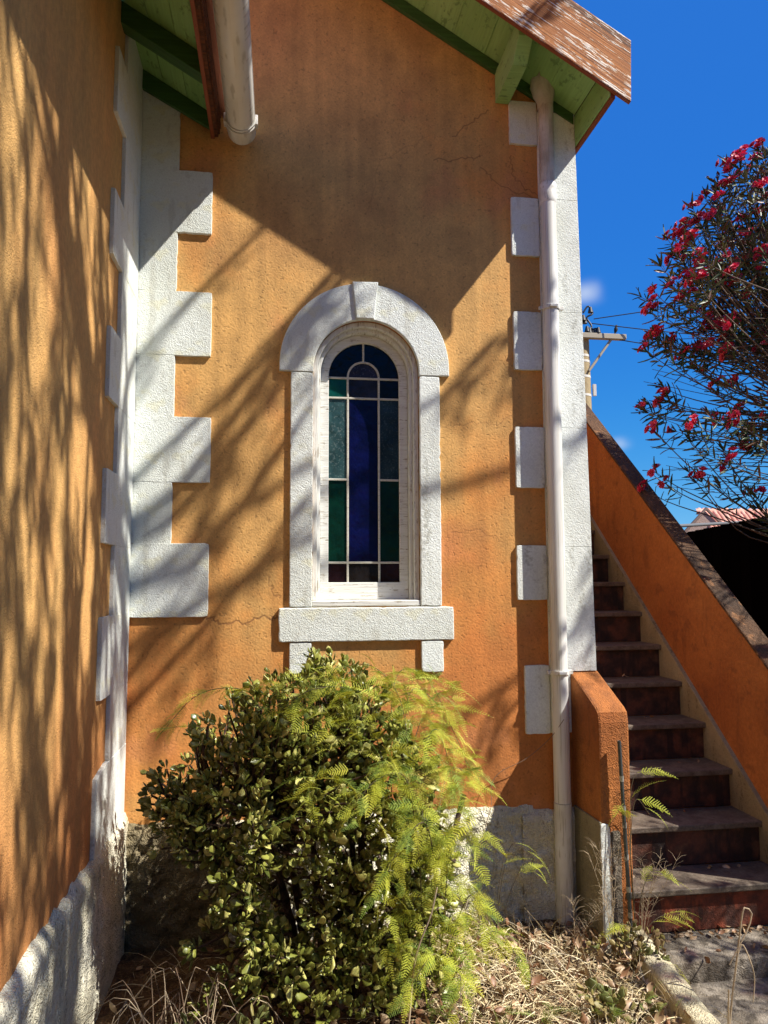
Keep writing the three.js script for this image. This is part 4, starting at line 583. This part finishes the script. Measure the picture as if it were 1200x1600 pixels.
{ const t = thing('tall_dry_stalk', 'tall bent straw-coloured stalk standing in front of the concrete slab', 'stalk', [1.66, -0.17, 0.92]), b = V(1.66, -0.17, 0.92), mk = (pts, r0, r1) => { const m = new MB(); m.tube(curve(pts.map((p) => V(...p).sub(b)), 14), [r0, r1], 5); return m.geo(); };
  part('stalk', mk([[1.66, -0.17, 0.92], [1.69, -0.02, 0.91], [1.725, 0.12, 0.9], [1.75, 0.26, 0.9], [1.762, 0.292, 0.9], [1.79, 0.275, 0.9], [1.775, 0.22, 0.9], [1.73, 0.15, 0.9], [1.69, 0.09, 0.9]], 0.0042, 0.0022), deadMat, t);
  part('stalk', mk([[1.728, 0.13, 0.9], [1.745, 0.16, 0.9], [1.775, 0.1, 0.9], [1.79, 0.04, 0.9], [1.78, -0.05, 0.9]], 0.003, 0.0018), deadMat, t);
  part('stalk', mk([[1.655, -0.17, 0.93], [1.66, -0.06, 0.93], [1.665, 0.02, 0.93]], 0.004, 0.003), deadMat, t); }
{ const b = V(1.02, 0.42, 0.045), m = new MB(); m.tube(curve([V(1.37, 0.86, 0.12), V(1.32, 0.76, 0.06), V(1.2, 0.66, 0.04), V(1.07, 0.60, 0.035), V(1.03, 0.55, 0.035), V(1.02, 0.45, 0.05), V(0.98, 0.36, 0.08), V(0.92, 0.2, 0.12)].map((p) => p.sub(b)), 30), [0.0016, 0.0016], 4, false); const o = single('dry_vine', m.geo(), deadDark, 'thin dead vine curling from the drainpipe down to the plinth', 'vine'); o.position.copy(b); }
{ const b = V(0.4, -0.12, 0.95), m = new MB(); m.tube(curve([V(0.4, -0.12, 1.1), V(0.43, 0.1, 1.1), V(0.46, 0.3, 1.08), V(0.52, 0.42, 1.05), V(0.55, 0.48, 1.0)].map((p) => p.sub(b)), 20), [0.004, 0.0025], 5); const o = single('dry_cane', m.geo(), deadMat, 'pale dry cane rising through the front of the bush', 'stalk'); o.position.copy(b); }

// ================================================================== OLEANDER
const oleGeo = (() => { const m = new MB(), n = 5; for (let i = 0; i <= n; i++) { const f = i / n, w = 0.0085 * Math.pow(Math.sin(Math.PI * clamp(f * 0.97 + 0.03)), 0.8); m.v(-w, f * 0.11, 0.004 - 0.016 * f * f); m.v(0, f * 0.11, -0.018 * f * f); m.v(w, f * 0.11, 0.004 - 0.016 * f * f); if (i) { const o = (i - 1) * 3; m.quad(o, o + 1, o + 4, o + 3); m.quad(o + 1, o + 2, o + 5, o + 4); } } return m.geo(); })();
const flowerGeos = [1, 2, 3].map((seed) => { const m = new MB(), r = rng(200 + seed), nf = 3 + seed; for (let f = 0; f < nf; f++) { const c = V((r() - 0.5) * 0.06, (r() - 0.3) * 0.045, (r() - 0.5) * 0.06), ax = V(c.x * 12 + (r() - 0.5) * 0.5, 0.6, c.z * 12 + (r() - 0.5) * 0.5).normalize(); for (let ring = 0; ring < 2; ring++) for (let k = 0; k < 5; k++) { const B = basis(c, ax, k / 5 * 6.2832 + ring * 0.6, 1), op = ring ? 0.6 : 1.1, P = (u, w, l) => V(w, Math.cos(op) * u, Math.sin(op) * u + l).applyMatrix4(B), L = 0.022 - ring * 0.005, w = 0.0095; const j = () => (r() - 0.5) * 0.006, a = P(0, 0, 0), b = P(L * 0.6, -w, j()), d = P(L * 0.6, w, j()), e = P(L, -w * 0.7, j()), g = P(L, w * 0.8, j()), h = P(L * 0.6, 0, -0.002); const ia = m.v(a.x, a.y, a.z), ib = m.v(b.x, b.y, b.z), id = m.v(d.x, d.y, d.z), ie = m.v(e.x, e.y, e.z), ig = m.v(g.x, g.y, g.z), ih = m.v(h.x, h.y, h.z); m.tri(ia, ib, ih); m.tri(ia, ih, id); m.quad(ib, ie, ig, ih); m.tri(ih, ig, id); } } return m.geo(); });
const budGeo = (() => { const m = new MB(), r = rng(210); for (let k = 0; k < 6; k++) { const a = r() * 6.28, e = V(Math.cos(a) * 0.022, 0.03 + r() * 0.03, Math.sin(a) * 0.022); m.tube([V(0, 0, 0), e.clone().multiplyScalar(0.6), e], [0.0009, 0.0009], 3, false); m.tube([e, e.clone().multiplyScalar(1.12), e.clone().multiplyScalar(1.3)], (f) => 0.0055 * Math.sin(Math.PI * (0.2 + 0.75 * f)), 5); } return m.geo(); })();
{
  const base = V(4.2, -0.17, -0.6), t = thing('oleander', 'oleander bush with crimson flowers and narrow leaves against the blue sky', 'bush', base.toArray()), r = rng(221), list = [];
  const mats = [leafMat(0.03, 0.055, 0.018), leafMat(0.05, 0.08, 0.022), leafMat(0.10, 0.12, 0.045), leafMat(0.15, 0.075, 0.04)];
  const red = [leafMat(0.75, 0.025, 0.10, { roughness: 0.6, transmission: 0.4 }), leafMat(0.58, 0.016, 0.06, { roughness: 0.6, transmission: 0.4 }), leafMat(0.68, 0.03, 0.11, { roughness: 0.6, transmission: 0.4 })], budM = leafMat(0.09, 0.03, 0.025, { roughness: 0.8 }), wood = leafMat(0.14, 0.10, 0.075, { roughness: 0.9 });
  const edge = [[1.85, 3.05], [2.03, 2.42], [2.4, 2.38], [2.6, 2.3], [3.0, 2.3], [3.26, 2.32], [3.4, 2.36], [3.6, 2.42], [3.83, 2.54], [4.02, 2.7], [4.26, 2.92], [4.42, 3.15]];
  const left = (y) => { for (let i = 1; i < edge.length; i++) if (y <= edge[i][0]) return lerp(edge[i - 1][1], edge[i][1], clamp((y - edge[i - 1][0]) / (edge[i][0] - edge[i - 1][0]))); return 3.2; };
  const knots = []; for (let i = 0; i < 16; i++) { const a = i / 12 * 6.28, b = V(Math.cos(a) * 0.22, 0, Math.sin(a) * 0.3), y = 1.2 + (i * 0.618 % 1) * 2.1, k = i < 12 ? V(-0.25 + Math.cos(a) * 0.35 - (y > 2.5 ? 0 : 0.1), y, Math.sin(a) * 0.6) : V(0.1 - (i % 2) * 0.3, 1.3 + (i - 12) * 0.35, 1.2 + (i - 12) * 0.4); const m = new MB(), c = curve([b, b.clone().lerp(k, 0.5).add(V(0.06, 0.1, 0)), k], 10); m.tube(c, [0.028, 0.012], 7); part('branch', m.geo(), wood, t); knots.push(k); }
  const tw = new MB(), tips = []; let guard = 0;
  const grow = (p, inFrame) => {
    const w = p.clone().sub(base); let best = knots[0], bd = 99; for (const k of knots) { const d = k.distanceTo(w) + Math.max(0, k.y - w.y) * 0.8 + r() * 0.3; if (d < bd) { bd = d; best = k; } }
    const mid = best.clone().lerp(w, 0.55).add(V((r() - 0.5) * 0.1, -0.05 + (r() - 0.5) * 0.16, (r() - 0.5) * 0.15)), near = w.clone().lerp(mid, 0.25).add(V(0, -0.02, 0)), c = curve([best, mid, near, w], 10); tw.tube(c, [0.006, 0.0016], 4, false);
    const dir = c[10].clone().sub(c[8]).normalize().add(V(-0.15, 0.25, 0)).normalize();
    const whorls = 3 + Math.floor(r() * 2.4); for (let k = 0; k < whorls; k++) { const q = w.clone().addScaledVector(dir, -0.045 * k), n = k ? 3 + Math.floor(r() * 2) : 4; let a = r() * 6.28; for (let i = 0; i < n; i++) { a += 6.283 / n; const ref = Math.abs(dir.y) > 0.9 ? V(1, 0, 0) : V(0, 1, 0), ax = ref.cross(dir).normalize(), ay = dir.clone().cross(ax), sd = ax.multiplyScalar(Math.cos(a)).addScaledVector(ay, Math.sin(a)), op = (k ? 0.95 : 0.55) + (r() - 0.5) * 0.5, d = dir.clone().multiplyScalar(Math.cos(op)).addScaledVector(sd, Math.sin(op)); d.y -= 0.12 * k; list.push({ m: basis(q, d, r() * 6.28, 0.58 + r() * 0.42), g: 0, k: r() < 0.13 ? 3 : p.y > 3.2 && r() < 0.5 ? 2 : Math.floor(r() * 2.2), hide: inFrame ? 0 : 50 }); } }
    const f = r(); if (f < 0.5) { const o = part('flower_cluster', flowerGeos[Math.floor(r() * 3)], red[Math.floor(r() * 3)], t); const m = basis(w.clone().addScaledVector(dir, 0.02), dir, r() * 6.28, 0.9 + r() * 0.8); m.decompose(o.position, o.quaternion, o.scale); }
    else if (f < 0.8) { const o = part('bud_stalk', budGeo, budM, t); const m = basis(w, dir, r() * 6.28, 0.8 + r() * 0.6); m.decompose(o.position, o.quaternion, o.scale); }
  };
  for (const [x, y] of [[2.37, 3.36], [2.4, 3.25], [2.38, 3.05], [2.3, 2.96], [2.3, 2.6], [2.36, 2.45], [2.36, 2.2], [2.4, 3.52], [2.5, 3.74], [2.66, 3.94], [2.76, 4.02], [2.9, 4.24], [3.04, 4.3], [2.58, 3.7], [2.55, 3.6], [2.7, 3.85], [2.85, 4.08], [2.95, 4.1], [2.38, 2.12], [2.75, 2.1], [2.95, 2.05], [3.05, 1.96], [3.1, 1.9], [2.9, 2.12]]) grow(V(x, y, -0.7 + (r() - 0.5) * 0.1), true);
  for (let n = 0; n < 330 && guard < 9000; guard++) { const y = lerp(2.05, 4.3, r()), x = lerp(2.3, 3.8, Math.pow(r(), 0.9)); if (x < left(y) + 0.05 || (y < 2.35 && r() < 0.55) || (y < 2.9 && x > 2.75 && r() < 0.5)) continue; n++; grow(V(x, y, -0.7 + (r() - 0.5) * 0.9), true); }
  for (let n = 0; n < 110; n++) { const y = lerp(3.1, 4.35, r()), x = lerp(left(y) + 0.08, 3.6, r()); grow(V(x, y, -0.7 + (r() - 0.5) * 1.0), true); }
  for (let n = 0; n < 120; n++) { const a = r() * 6.28, q = Math.sqrt(r()); grow(V(4.05 + Math.cos(a) * q * 0.9, 1.7 + r() * 2.7, -0.1 + Math.sin(a) * q * 1.5), false); }
  for (let n = 0; n < 130; n++) { const a = r() * 6.28, q = Math.sqrt(r()); grow(V(4.25 + Math.cos(a) * q * 0.75, 1.7 + r() * 1.7, 1.45 + Math.sin(a) * q * 1.1), false); }
  // long fine bare shoots, nearly level, in the lower half
  for (let n = 0; n < 90; n++) { const y = lerp(2.15, 3.3, r()), z = -0.7 + (r() - 0.5) * 0.8, x1 = lerp(2.4, 2.95, r()), a = V(3.9, y - 0.15 + r() * 0.3 - 0.1, z).sub(base), c = V(lerp(3.9, x1, 0.5), y - 0.06 + (r() - 0.5) * 0.12, z).sub(base), b = V(x1, y + (r() - 0.5) * 0.3, z).sub(base); tw.tube(curve([a, c, b], 8), [0.0042, 0.0015], 4, false); }
  const o = part('twigs', tw.geo(), wood, t); o.userData.kind = 'stuff';
  scatterLeaves(t, list, [oleGeo], mats, 'leaf');
}
// ================================================================== BACKGROUND
{
  const t = thing('board_fence', 'near-black board fence behind the sloping parapet', 'fence', [4.4, -0.2, -2.5]), bm = [0.0018, 0.0022, 0.0028].map((v) => new THREE.MeshPhysicalMaterial({ color: new THREE.Color().setRGB(v, v * 1.02, v * 0.9), roughness: 1, specularIntensity: 0, side: THREE.DoubleSide }));
  for (let i = 0; i < 44; i++) { const z = -4.6 + i * 0.151, y = 2.02 + (z + 4) * 0.05; const g = box(-0.015, 0.015, 0, y + 0.2, z + 2.5, z + 2.5 + 0.148, 0.003); part('board', g, bm[i % 3], t); }
  part('rail', box(0.016, 0.06, 0.4, 0.49, -2.1, 4.5, 0.004), bm[0], t); part('rail', box(0.016, 0.06, 1.7, 1.79, -2.1, 4.5, 0.004), bm[0], t);
}
{
  const t = thing('far_house', 'distant house with a brown gable and a terracotta tile roof beyond the fence', 'house', [22.3, -0.2, -31]);
  const wm = std({ color: new THREE.Color().setRGB(0.36, 0.25, 0.2), bumpMap: roughBump, bumpScale: 0.01 }), dm = std({ color: new THREE.Color().setRGB(0.2, 0.13, 0.1) });
  part('wall', ext(poly([[-3.4, 0], [1.6, 0], [1.6, 2.6], [-1.0, 4.98], [-3.4, 2.65]]), -0.2, 0.2), wm, t, 'brown gable wall');
  part('verge', ext(poly([[-3.6, 2.5], [-1.0, 5.06], [1.7, 2.58], [1.7, 2.7], [-1.0, 5.2], [-3.6, 2.64]]), 0.18, 0.3), dm, t);
  const tb = [0, 1, 2].map((i) => std({ color: new THREE.Color().setRGB(0.72 - i * 0.08, 0.36 - i * 0.05, 0.26 - i * 0.04) }));
  const rf = group('roof', t);
  for (let i = 0; i < 26; i++) for (let j = 0; j < 7; j++) { const g = new THREE.CylinderGeometry(0.13, 0.11, 0.5, 7, 1, true, -Math.PI / 2, Math.PI); g.rotateX(-0.81); g.translate(-0.8 + i * 0.26, 5.0 - j * 0.34, -0.6 + j * 0.36); part('roof_tile', g, tb[(i * 7 + j * 5 + i * j) % 3], rf); }
  for (let i = 0; i < 12; i++) { const g = new THREE.CylinderGeometry(0.15, 0.15, 0.56, 8, 1, true, -Math.PI / 2, Math.PI); g.rotateZ(Math.PI / 2); g.rotateX(0); g.translate(-0.75 + i * 0.56, 5.06, -0.7); part('ridge_tile', g, tb[i % 3], rf); }
  part('wall', box(1.6, 7, 0, 3, -0.1, 0.1, 0), wm, t);
}
{
  const t = thing('utility_pole', 'beige banded utility pole with a braced crossarm rising behind the house corner', 'utility pole', [6.31, -0.2, -11]);
  const pm = std({ color: new THREE.Color().setRGB(0.36, 0.27, 0.14), bumpMap: roughBump, bumpScale: 0.01 }), bm = std({ color: new THREE.Color().setRGB(0.62, 0.58, 0.5) }), am = std({ color: new THREE.Color().setRGB(0.42, 0.36, 0.26) }), ins = std({ color: new THREE.Color().setRGB(0.02, 0.018, 0.016), roughness: 0.5 });
  const c = new THREE.CylinderGeometry(0.19, 0.27, 6.85, 16); c.translate(0, 3.42, 0); part('shaft', c, pm, t);
  for (const y of [4.9, 5.55, 5.95, 6.28, 6.4]) { const g = new THREE.CylinderGeometry(0.192 + (6.85 - y) * 0.0125, 0.194 + (6.85 - y) * 0.0125, 0.05, 16, 1, false); g.translate(0, y, 0); part('band', g, bm, t); }
  part('crossarm', box(-1.1, 0.92, 6.74, 6.85, 0.16, 0.29, 0.01), am, t);
  const m = new MB(); m.tube([V(0.1, 6.05, 0.2), V(0.62, 6.76, 0.22)], [0.03, 0.03], 5); part('brace', m.geo(), am, t);
  const r = rng(231); for (let i = 0; i < 9; i++) { const g = new THREE.CylinderGeometry(0.03, 0.06, 0.12, 8); g.translate(-0.05 + i * 0.045, 6.92 + (i < 6 ? r() * 0.5 : 0), 0.15 + r() * 0.1); part('insulator', g, ins, t); }
  const w = new MB(); w.tube(curve([V(0, 6.8, 0.2), V(0.18, 7.0, 0.22), V(0.08, 7.2, 0.2), V(0.22, 7.3, 0.2), V(0.12, 7.45, 0.2), V(0, 7.3, 0.2)], 20), [0.02, 0.02], 5); part('cable_loop', w.geo(), ins, t);
  part('bracket', box(0.23, 0.30, 5.55, 5.8, 0.05, 0.1, 0.004), bm, t);
  const lines = [['black power line rising to the right from the pole above the crossarm', [6.55, 6.98, -10.8], [9.2, 7.32, -10]], ['black power line leaving the top of the crossarm to the right', [6.5, 6.88, -10.8], [9.4, 6.2, -9.4]], ['black power line leaving the crossarm tip towards the oleander', [7.1, 6.55, -10.8], [9.6, 5.7, -9.2]], ['grey cable strung level in front of the distant terracotta roof', [8.2, 2.6, -11], [18, 3.6, -20]]];
  lines.forEach(([label, a, b], i) => { const p = V(...a), q = V(...b).sub(p), k = new MB(); k.tube(curve([V(0, 0, 0), q.clone().multiplyScalar(0.5).add(V(0, -0.03, 0)), q], 14), i === 3 ? [0.04, 0.05] : [0.011, 0.011], 5); const o = single('power_line', k.geo(), i === 3 ? std({ color: new THREE.Color().setRGB(0.12, 0.12, 0.12) }) : ins, label, 'cable'); o.position.copy(p); });
}
{ // small bird on the crossarm
  const m = new MB(); m.tube([V(-0.015, -0.02, 0), V(-0.012, 0.0, 0), V(0, 0.03, 0), V(0.01, 0.07, 0), V(0.012, 0.1, 0), V(0.016, 0.12, 0), V(0.022, 0.145, 0), V(0.026, 0.165, 0)], (f) => [0.01, 0.018, 0.036, 0.042, 0.034, 0.024, 0.027, 0.012][Math.round(f * 7)], 9);
  m.tube([V(0.036, 0.15, 0), V(0.066, 0.146, 0)], [0.007, 0.001], 4); m.tube([V(-0.005, 0.01, 0), V(-0.05, -0.07, 0)], [0.014, 0.008], 4); m.tube([V(0.005, 0.01, 0.012), V(0.008, -0.035, 0.012)], [0.003, 0.003], 4); m.tube([V(0.005, 0.01, -0.012), V(0.008, -0.035, -0.012)], [0.003, 0.003], 4);
  const o = single('bird', m.geo(), std({ color: new THREE.Color().setRGB(0.02, 0.018, 0.017), roughness: 0.8 }), 'small dark bird perched on the crossarm of the utility pole', 'bird'); o.position.set(7.02, 6.70, -10.78); }

// ================================================================== SHADE TREE (behind and right of the viewpoint; its branches shade the walls)
{
  const base = V(4.6, -0.2, 4.6), t = thing('shade_tree', 'leafy tree with drooping branches shading the walls from the right', 'tree', base.toArray()), r = rng(241);
  const leafG = (() => { const m = new MB(); for (let i = 0; i <= 3; i++) { const f = i / 3, w = 0.012 * Math.sin(Math.PI * (0.08 + 0.9 * f)); m.v(-w, f * 0.13, 0); m.v(w, f * 0.13, 0.004); if (i) m.quad(i * 2 - 2, i * 2 - 1, i * 2 + 1, i * 2); } return m.geo(); })();
  const lm = leafMat(0.06, 0.1, 0.025), S3 = V(1.8, 2.35, 1), src = (p, k) => p.clone().addScaledVector(S3, k).sub(base);
  const trunk = new MB(); trunk.tube(curve([V(0, 0, 0), V(0.1, 1.6, 0.05), V(-0.1, 3.4, -0.1), V(-0.5, 5.2, -0.5)], 14), [0.2, 0.11], 12); part('trunk', trunk.geo(), MB_bark, t);
  const hubs = [V(-0.5, 5.2, -0.5), V(-1.0, 6.4, -1.2), V(-0.3, 6.8, -0.6), V(-0.9, 5.6, -0.6), V(-0.4, 7.6, 0.1), V(-1.4, 7.0, -2.0)];
  for (let i = 1; i < hubs.length; i++) { const m = new MB(); m.tube(curve([hubs[0], hubs[0].clone().lerp(hubs[i], 0.5).add(V(0.1, 0.15, 0)), hubs[i]], 8), [0.09, 0.045], 8); part('limb', m.geo(), MB_bark, t); }
  const tw = new MB(), lf = new MB();
  const twig = (pts, r0, r1, leaves, spread, sc = 1) => { const c = curve(pts, 14); tw.tube(c, [r0, r1], 5, false); for (let i = 0; i < leaves; i++) { const f = 0.15 + 0.85 * r(), k = Math.min(13, Math.floor(f * 14)), q = c[k].clone().lerp(c[k + 1], f * 14 - k), d = c[k + 1].clone().sub(c[k]).normalize(); const o = V(r() - 0.5, r() - 0.5, r() - 0.5).multiplyScalar(spread); lf.add(leafG, basis(q.add(o), d.add(V((r() - 0.5) * 1.2, -0.5 + (r() - 0.5) * 0.8, (r() - 0.5) * 1.2)), r() * 6.28, sc * (0.7 + 0.6 * r()))); } };
  const nearest = (p) => hubs.reduce((a, b) => (a.distanceTo(p) < b.distanceTo(p) ? a : b));
  const link = (p, r0) => { const h = nearest(p); tw.tube(curve([h, h.clone().lerp(p, 0.5).add(V(0, 0.2, 0)), p], 8), [r0 * 2, r0], 5, false); };
  // branches over the front wall: [from px, to px] of the streaks they draw
  const streaks = [[415, 352, 190, 590, 1.5, 0.017, 6], [560, 400, 260, 790, 1.6, 0.024, 34], [480, 490, 330, 640, 1.4, 0.014, 22], [470, 560, 250, 830, 1.6, 0.02, 22], [480, 640, 290, 900, 1.7, 0.02, 20], [770, 540, 670, 640, 1.5, 0.012, 16], [470, 800, 190, 1120, 1.8, 0.02, 20], [380, 900, 180, 1080, 1.8, 0.016, 12], [960, 560, 900, 700, 1.4, 0.012, 14], [960, 850, 880, 1010, 1.5, 0.012, 22], [790, 1075, 745, 1180, 1.2, 0.008, 5]];
  for (const [a, b, c, d, k, rad, n] of streaks) { const p = at(a, b, 0), q = at(c, d, 0), mid = p.clone().lerp(q, 0.5).add(V((r() - 0.5) * 0.06, (r() - 0.5) * 0.08, 0)); const A = src(p, k), Mi = src(mid, k + 0.1), B = src(q, k + 0.05); link(B, rad * 1.25); twig([B, Mi, A], rad * 1.3, rad * 0.75, n, 0.12); for (let j = 0; j < 3; j++) { const s = A.clone().lerp(B, 0.2 + 0.25 * j), e = s.clone().add(B.clone().sub(A).multiplyScalar(0.3)).add(V((r() - 0.5) * 0.35, -0.1 - r() * 0.15, (r() - 0.5) * 0.3)); twig([s, s.clone().lerp(e, 0.5).add(V(0, 0.03, 0)), e], 0.006, 0.003, Math.ceil(n / 3), 0.08); } }
  // hanging twigs over the wing wall
  for (let i = 0; i < 108; i++) { const z = lerp(0.12, 3.0, Math.pow(r(), 0.85)), y = lerp(0.3, 4.3, r()), k = lerp(Math.max(1.35, 1.95 - z), 2.5, r()), p = V(XL, y, z), len = 0.5 + r() * 0.9, q = V(XL, y - len, z + (r() - 0.5) * 0.35); const A = src(p, k), B = src(q, k); if (i % 3 === 0) link(A, 0.008); twig([A, A.clone().lerp(B, 0.5).add(V((r() - 0.5) * 0.1, 0, (r() - 0.5) * 0.1)), B], 0.011, 0.004, 37, 0.13, 1.4); }
  for (let i = 0; i < 14; i++) { const z = lerp(0.25, 2.2, r()), y = lerp(2.0, 4.2, r()), k = lerp(Math.max(1.35, 1.95 - z), 2.1, r()), len = 1.4 + r() * 1.2, p = V(XL, y, z), q = V(XL, y - len, z + (r() - 0.5) * 0.5), A = src(p, k), B = src(q, k + 0.15), rad = 0.012 + r() * 0.012; link(A, rad); twig([A, A.clone().lerp(B, 0.5).add(V((r() - 0.5) * 0.15, 0, (r() - 0.5) * 0.15)), B], rad, rad * 0.6, 12, 0.1, 1.3); for (let j = 0; j < 2; j++) { const s = A.clone().lerp(B, 0.3 + 0.3 * j), e = s.clone().add(V((r() - 0.5) * 0.4, -0.55, (r() - 0.5) * 0.5)); twig([s, s.clone().lerp(e, 0.5).add(V(0, 0.05, 0)), e], rad * 0.6, 0.004, 10, 0.08, 1.2); } }
  // one thicker bough
  { const p = V(XL, 1.35, 0.42), q = V(XL, 0.15, 1.75), A = src(p, 1.9), B = src(q, 1.9); link(A, 0.02); twig([A, A.clone().lerp(B, 0.5).add(V(0.02, 0.05, 0)), B], 0.022, 0.018, 20, 0.2); }
  part('twigs', tw.geo(), MB_bark, t).userData.kind = 'stuff'; part('foliage', lf.geo(), lm, t).userData.kind = 'stuff';
}
// ================================================================== ADDED HEDGE (unseen, put behind the viewpoint to block sky light)
{
  const b = V(2.4, -0.2, 7), t = thing('sky_block_hedge', 'tall dense hedge added out of view to block sky light opposite the house', 'hedge', b.toArray()), r = rng(251), m = new MB(), w = new MB();
  for (let i = 0; i < 9; i++) { const x = -3 + i * 0.85; w.tube([V(x, 0, 0), V(x + (r() - 0.5) * 0.4, 2.4, (r() - 0.5) * 0.3), V(x + (r() - 0.5) * 0.8, 4.4, (r() - 0.5) * 0.4)], [0.07, 0.02], 6); }
  const d = V(), s1 = V(), s2 = V();
  for (let i = 0; i < 15000; i++) { const p = V((r() - 0.5) * 7.6, 5.2 * r() * (0.85 + 0.15 * Math.sin(i)), (r() - 0.5) * 1.1); d.set(r() - 0.5, r() - 0.5, r() - 0.5).normalize(); s1.set(r() - 0.5, r() - 0.5, r() - 0.5).cross(d).normalize().multiplyScalar(0.032); s2.copy(d).multiplyScalar(0.085); m.quad(m.v(p.x - s2.x, p.y - s2.y, p.z - s2.z), m.v(p.x + s1.x, p.y + s1.y, p.z + s1.z), m.v(p.x + s2.x, p.y + s2.y, p.z + s2.z), m.v(p.x - s1.x, p.y - s1.y, p.z - s1.z)); }
  part('stems', w.geo(), MB_bark, t); part('foliage', m.geo(), leafMat(0.07, 0.1, 0.03), t).userData.kind = 'stuff';
}
renderer.render(scene, camera);
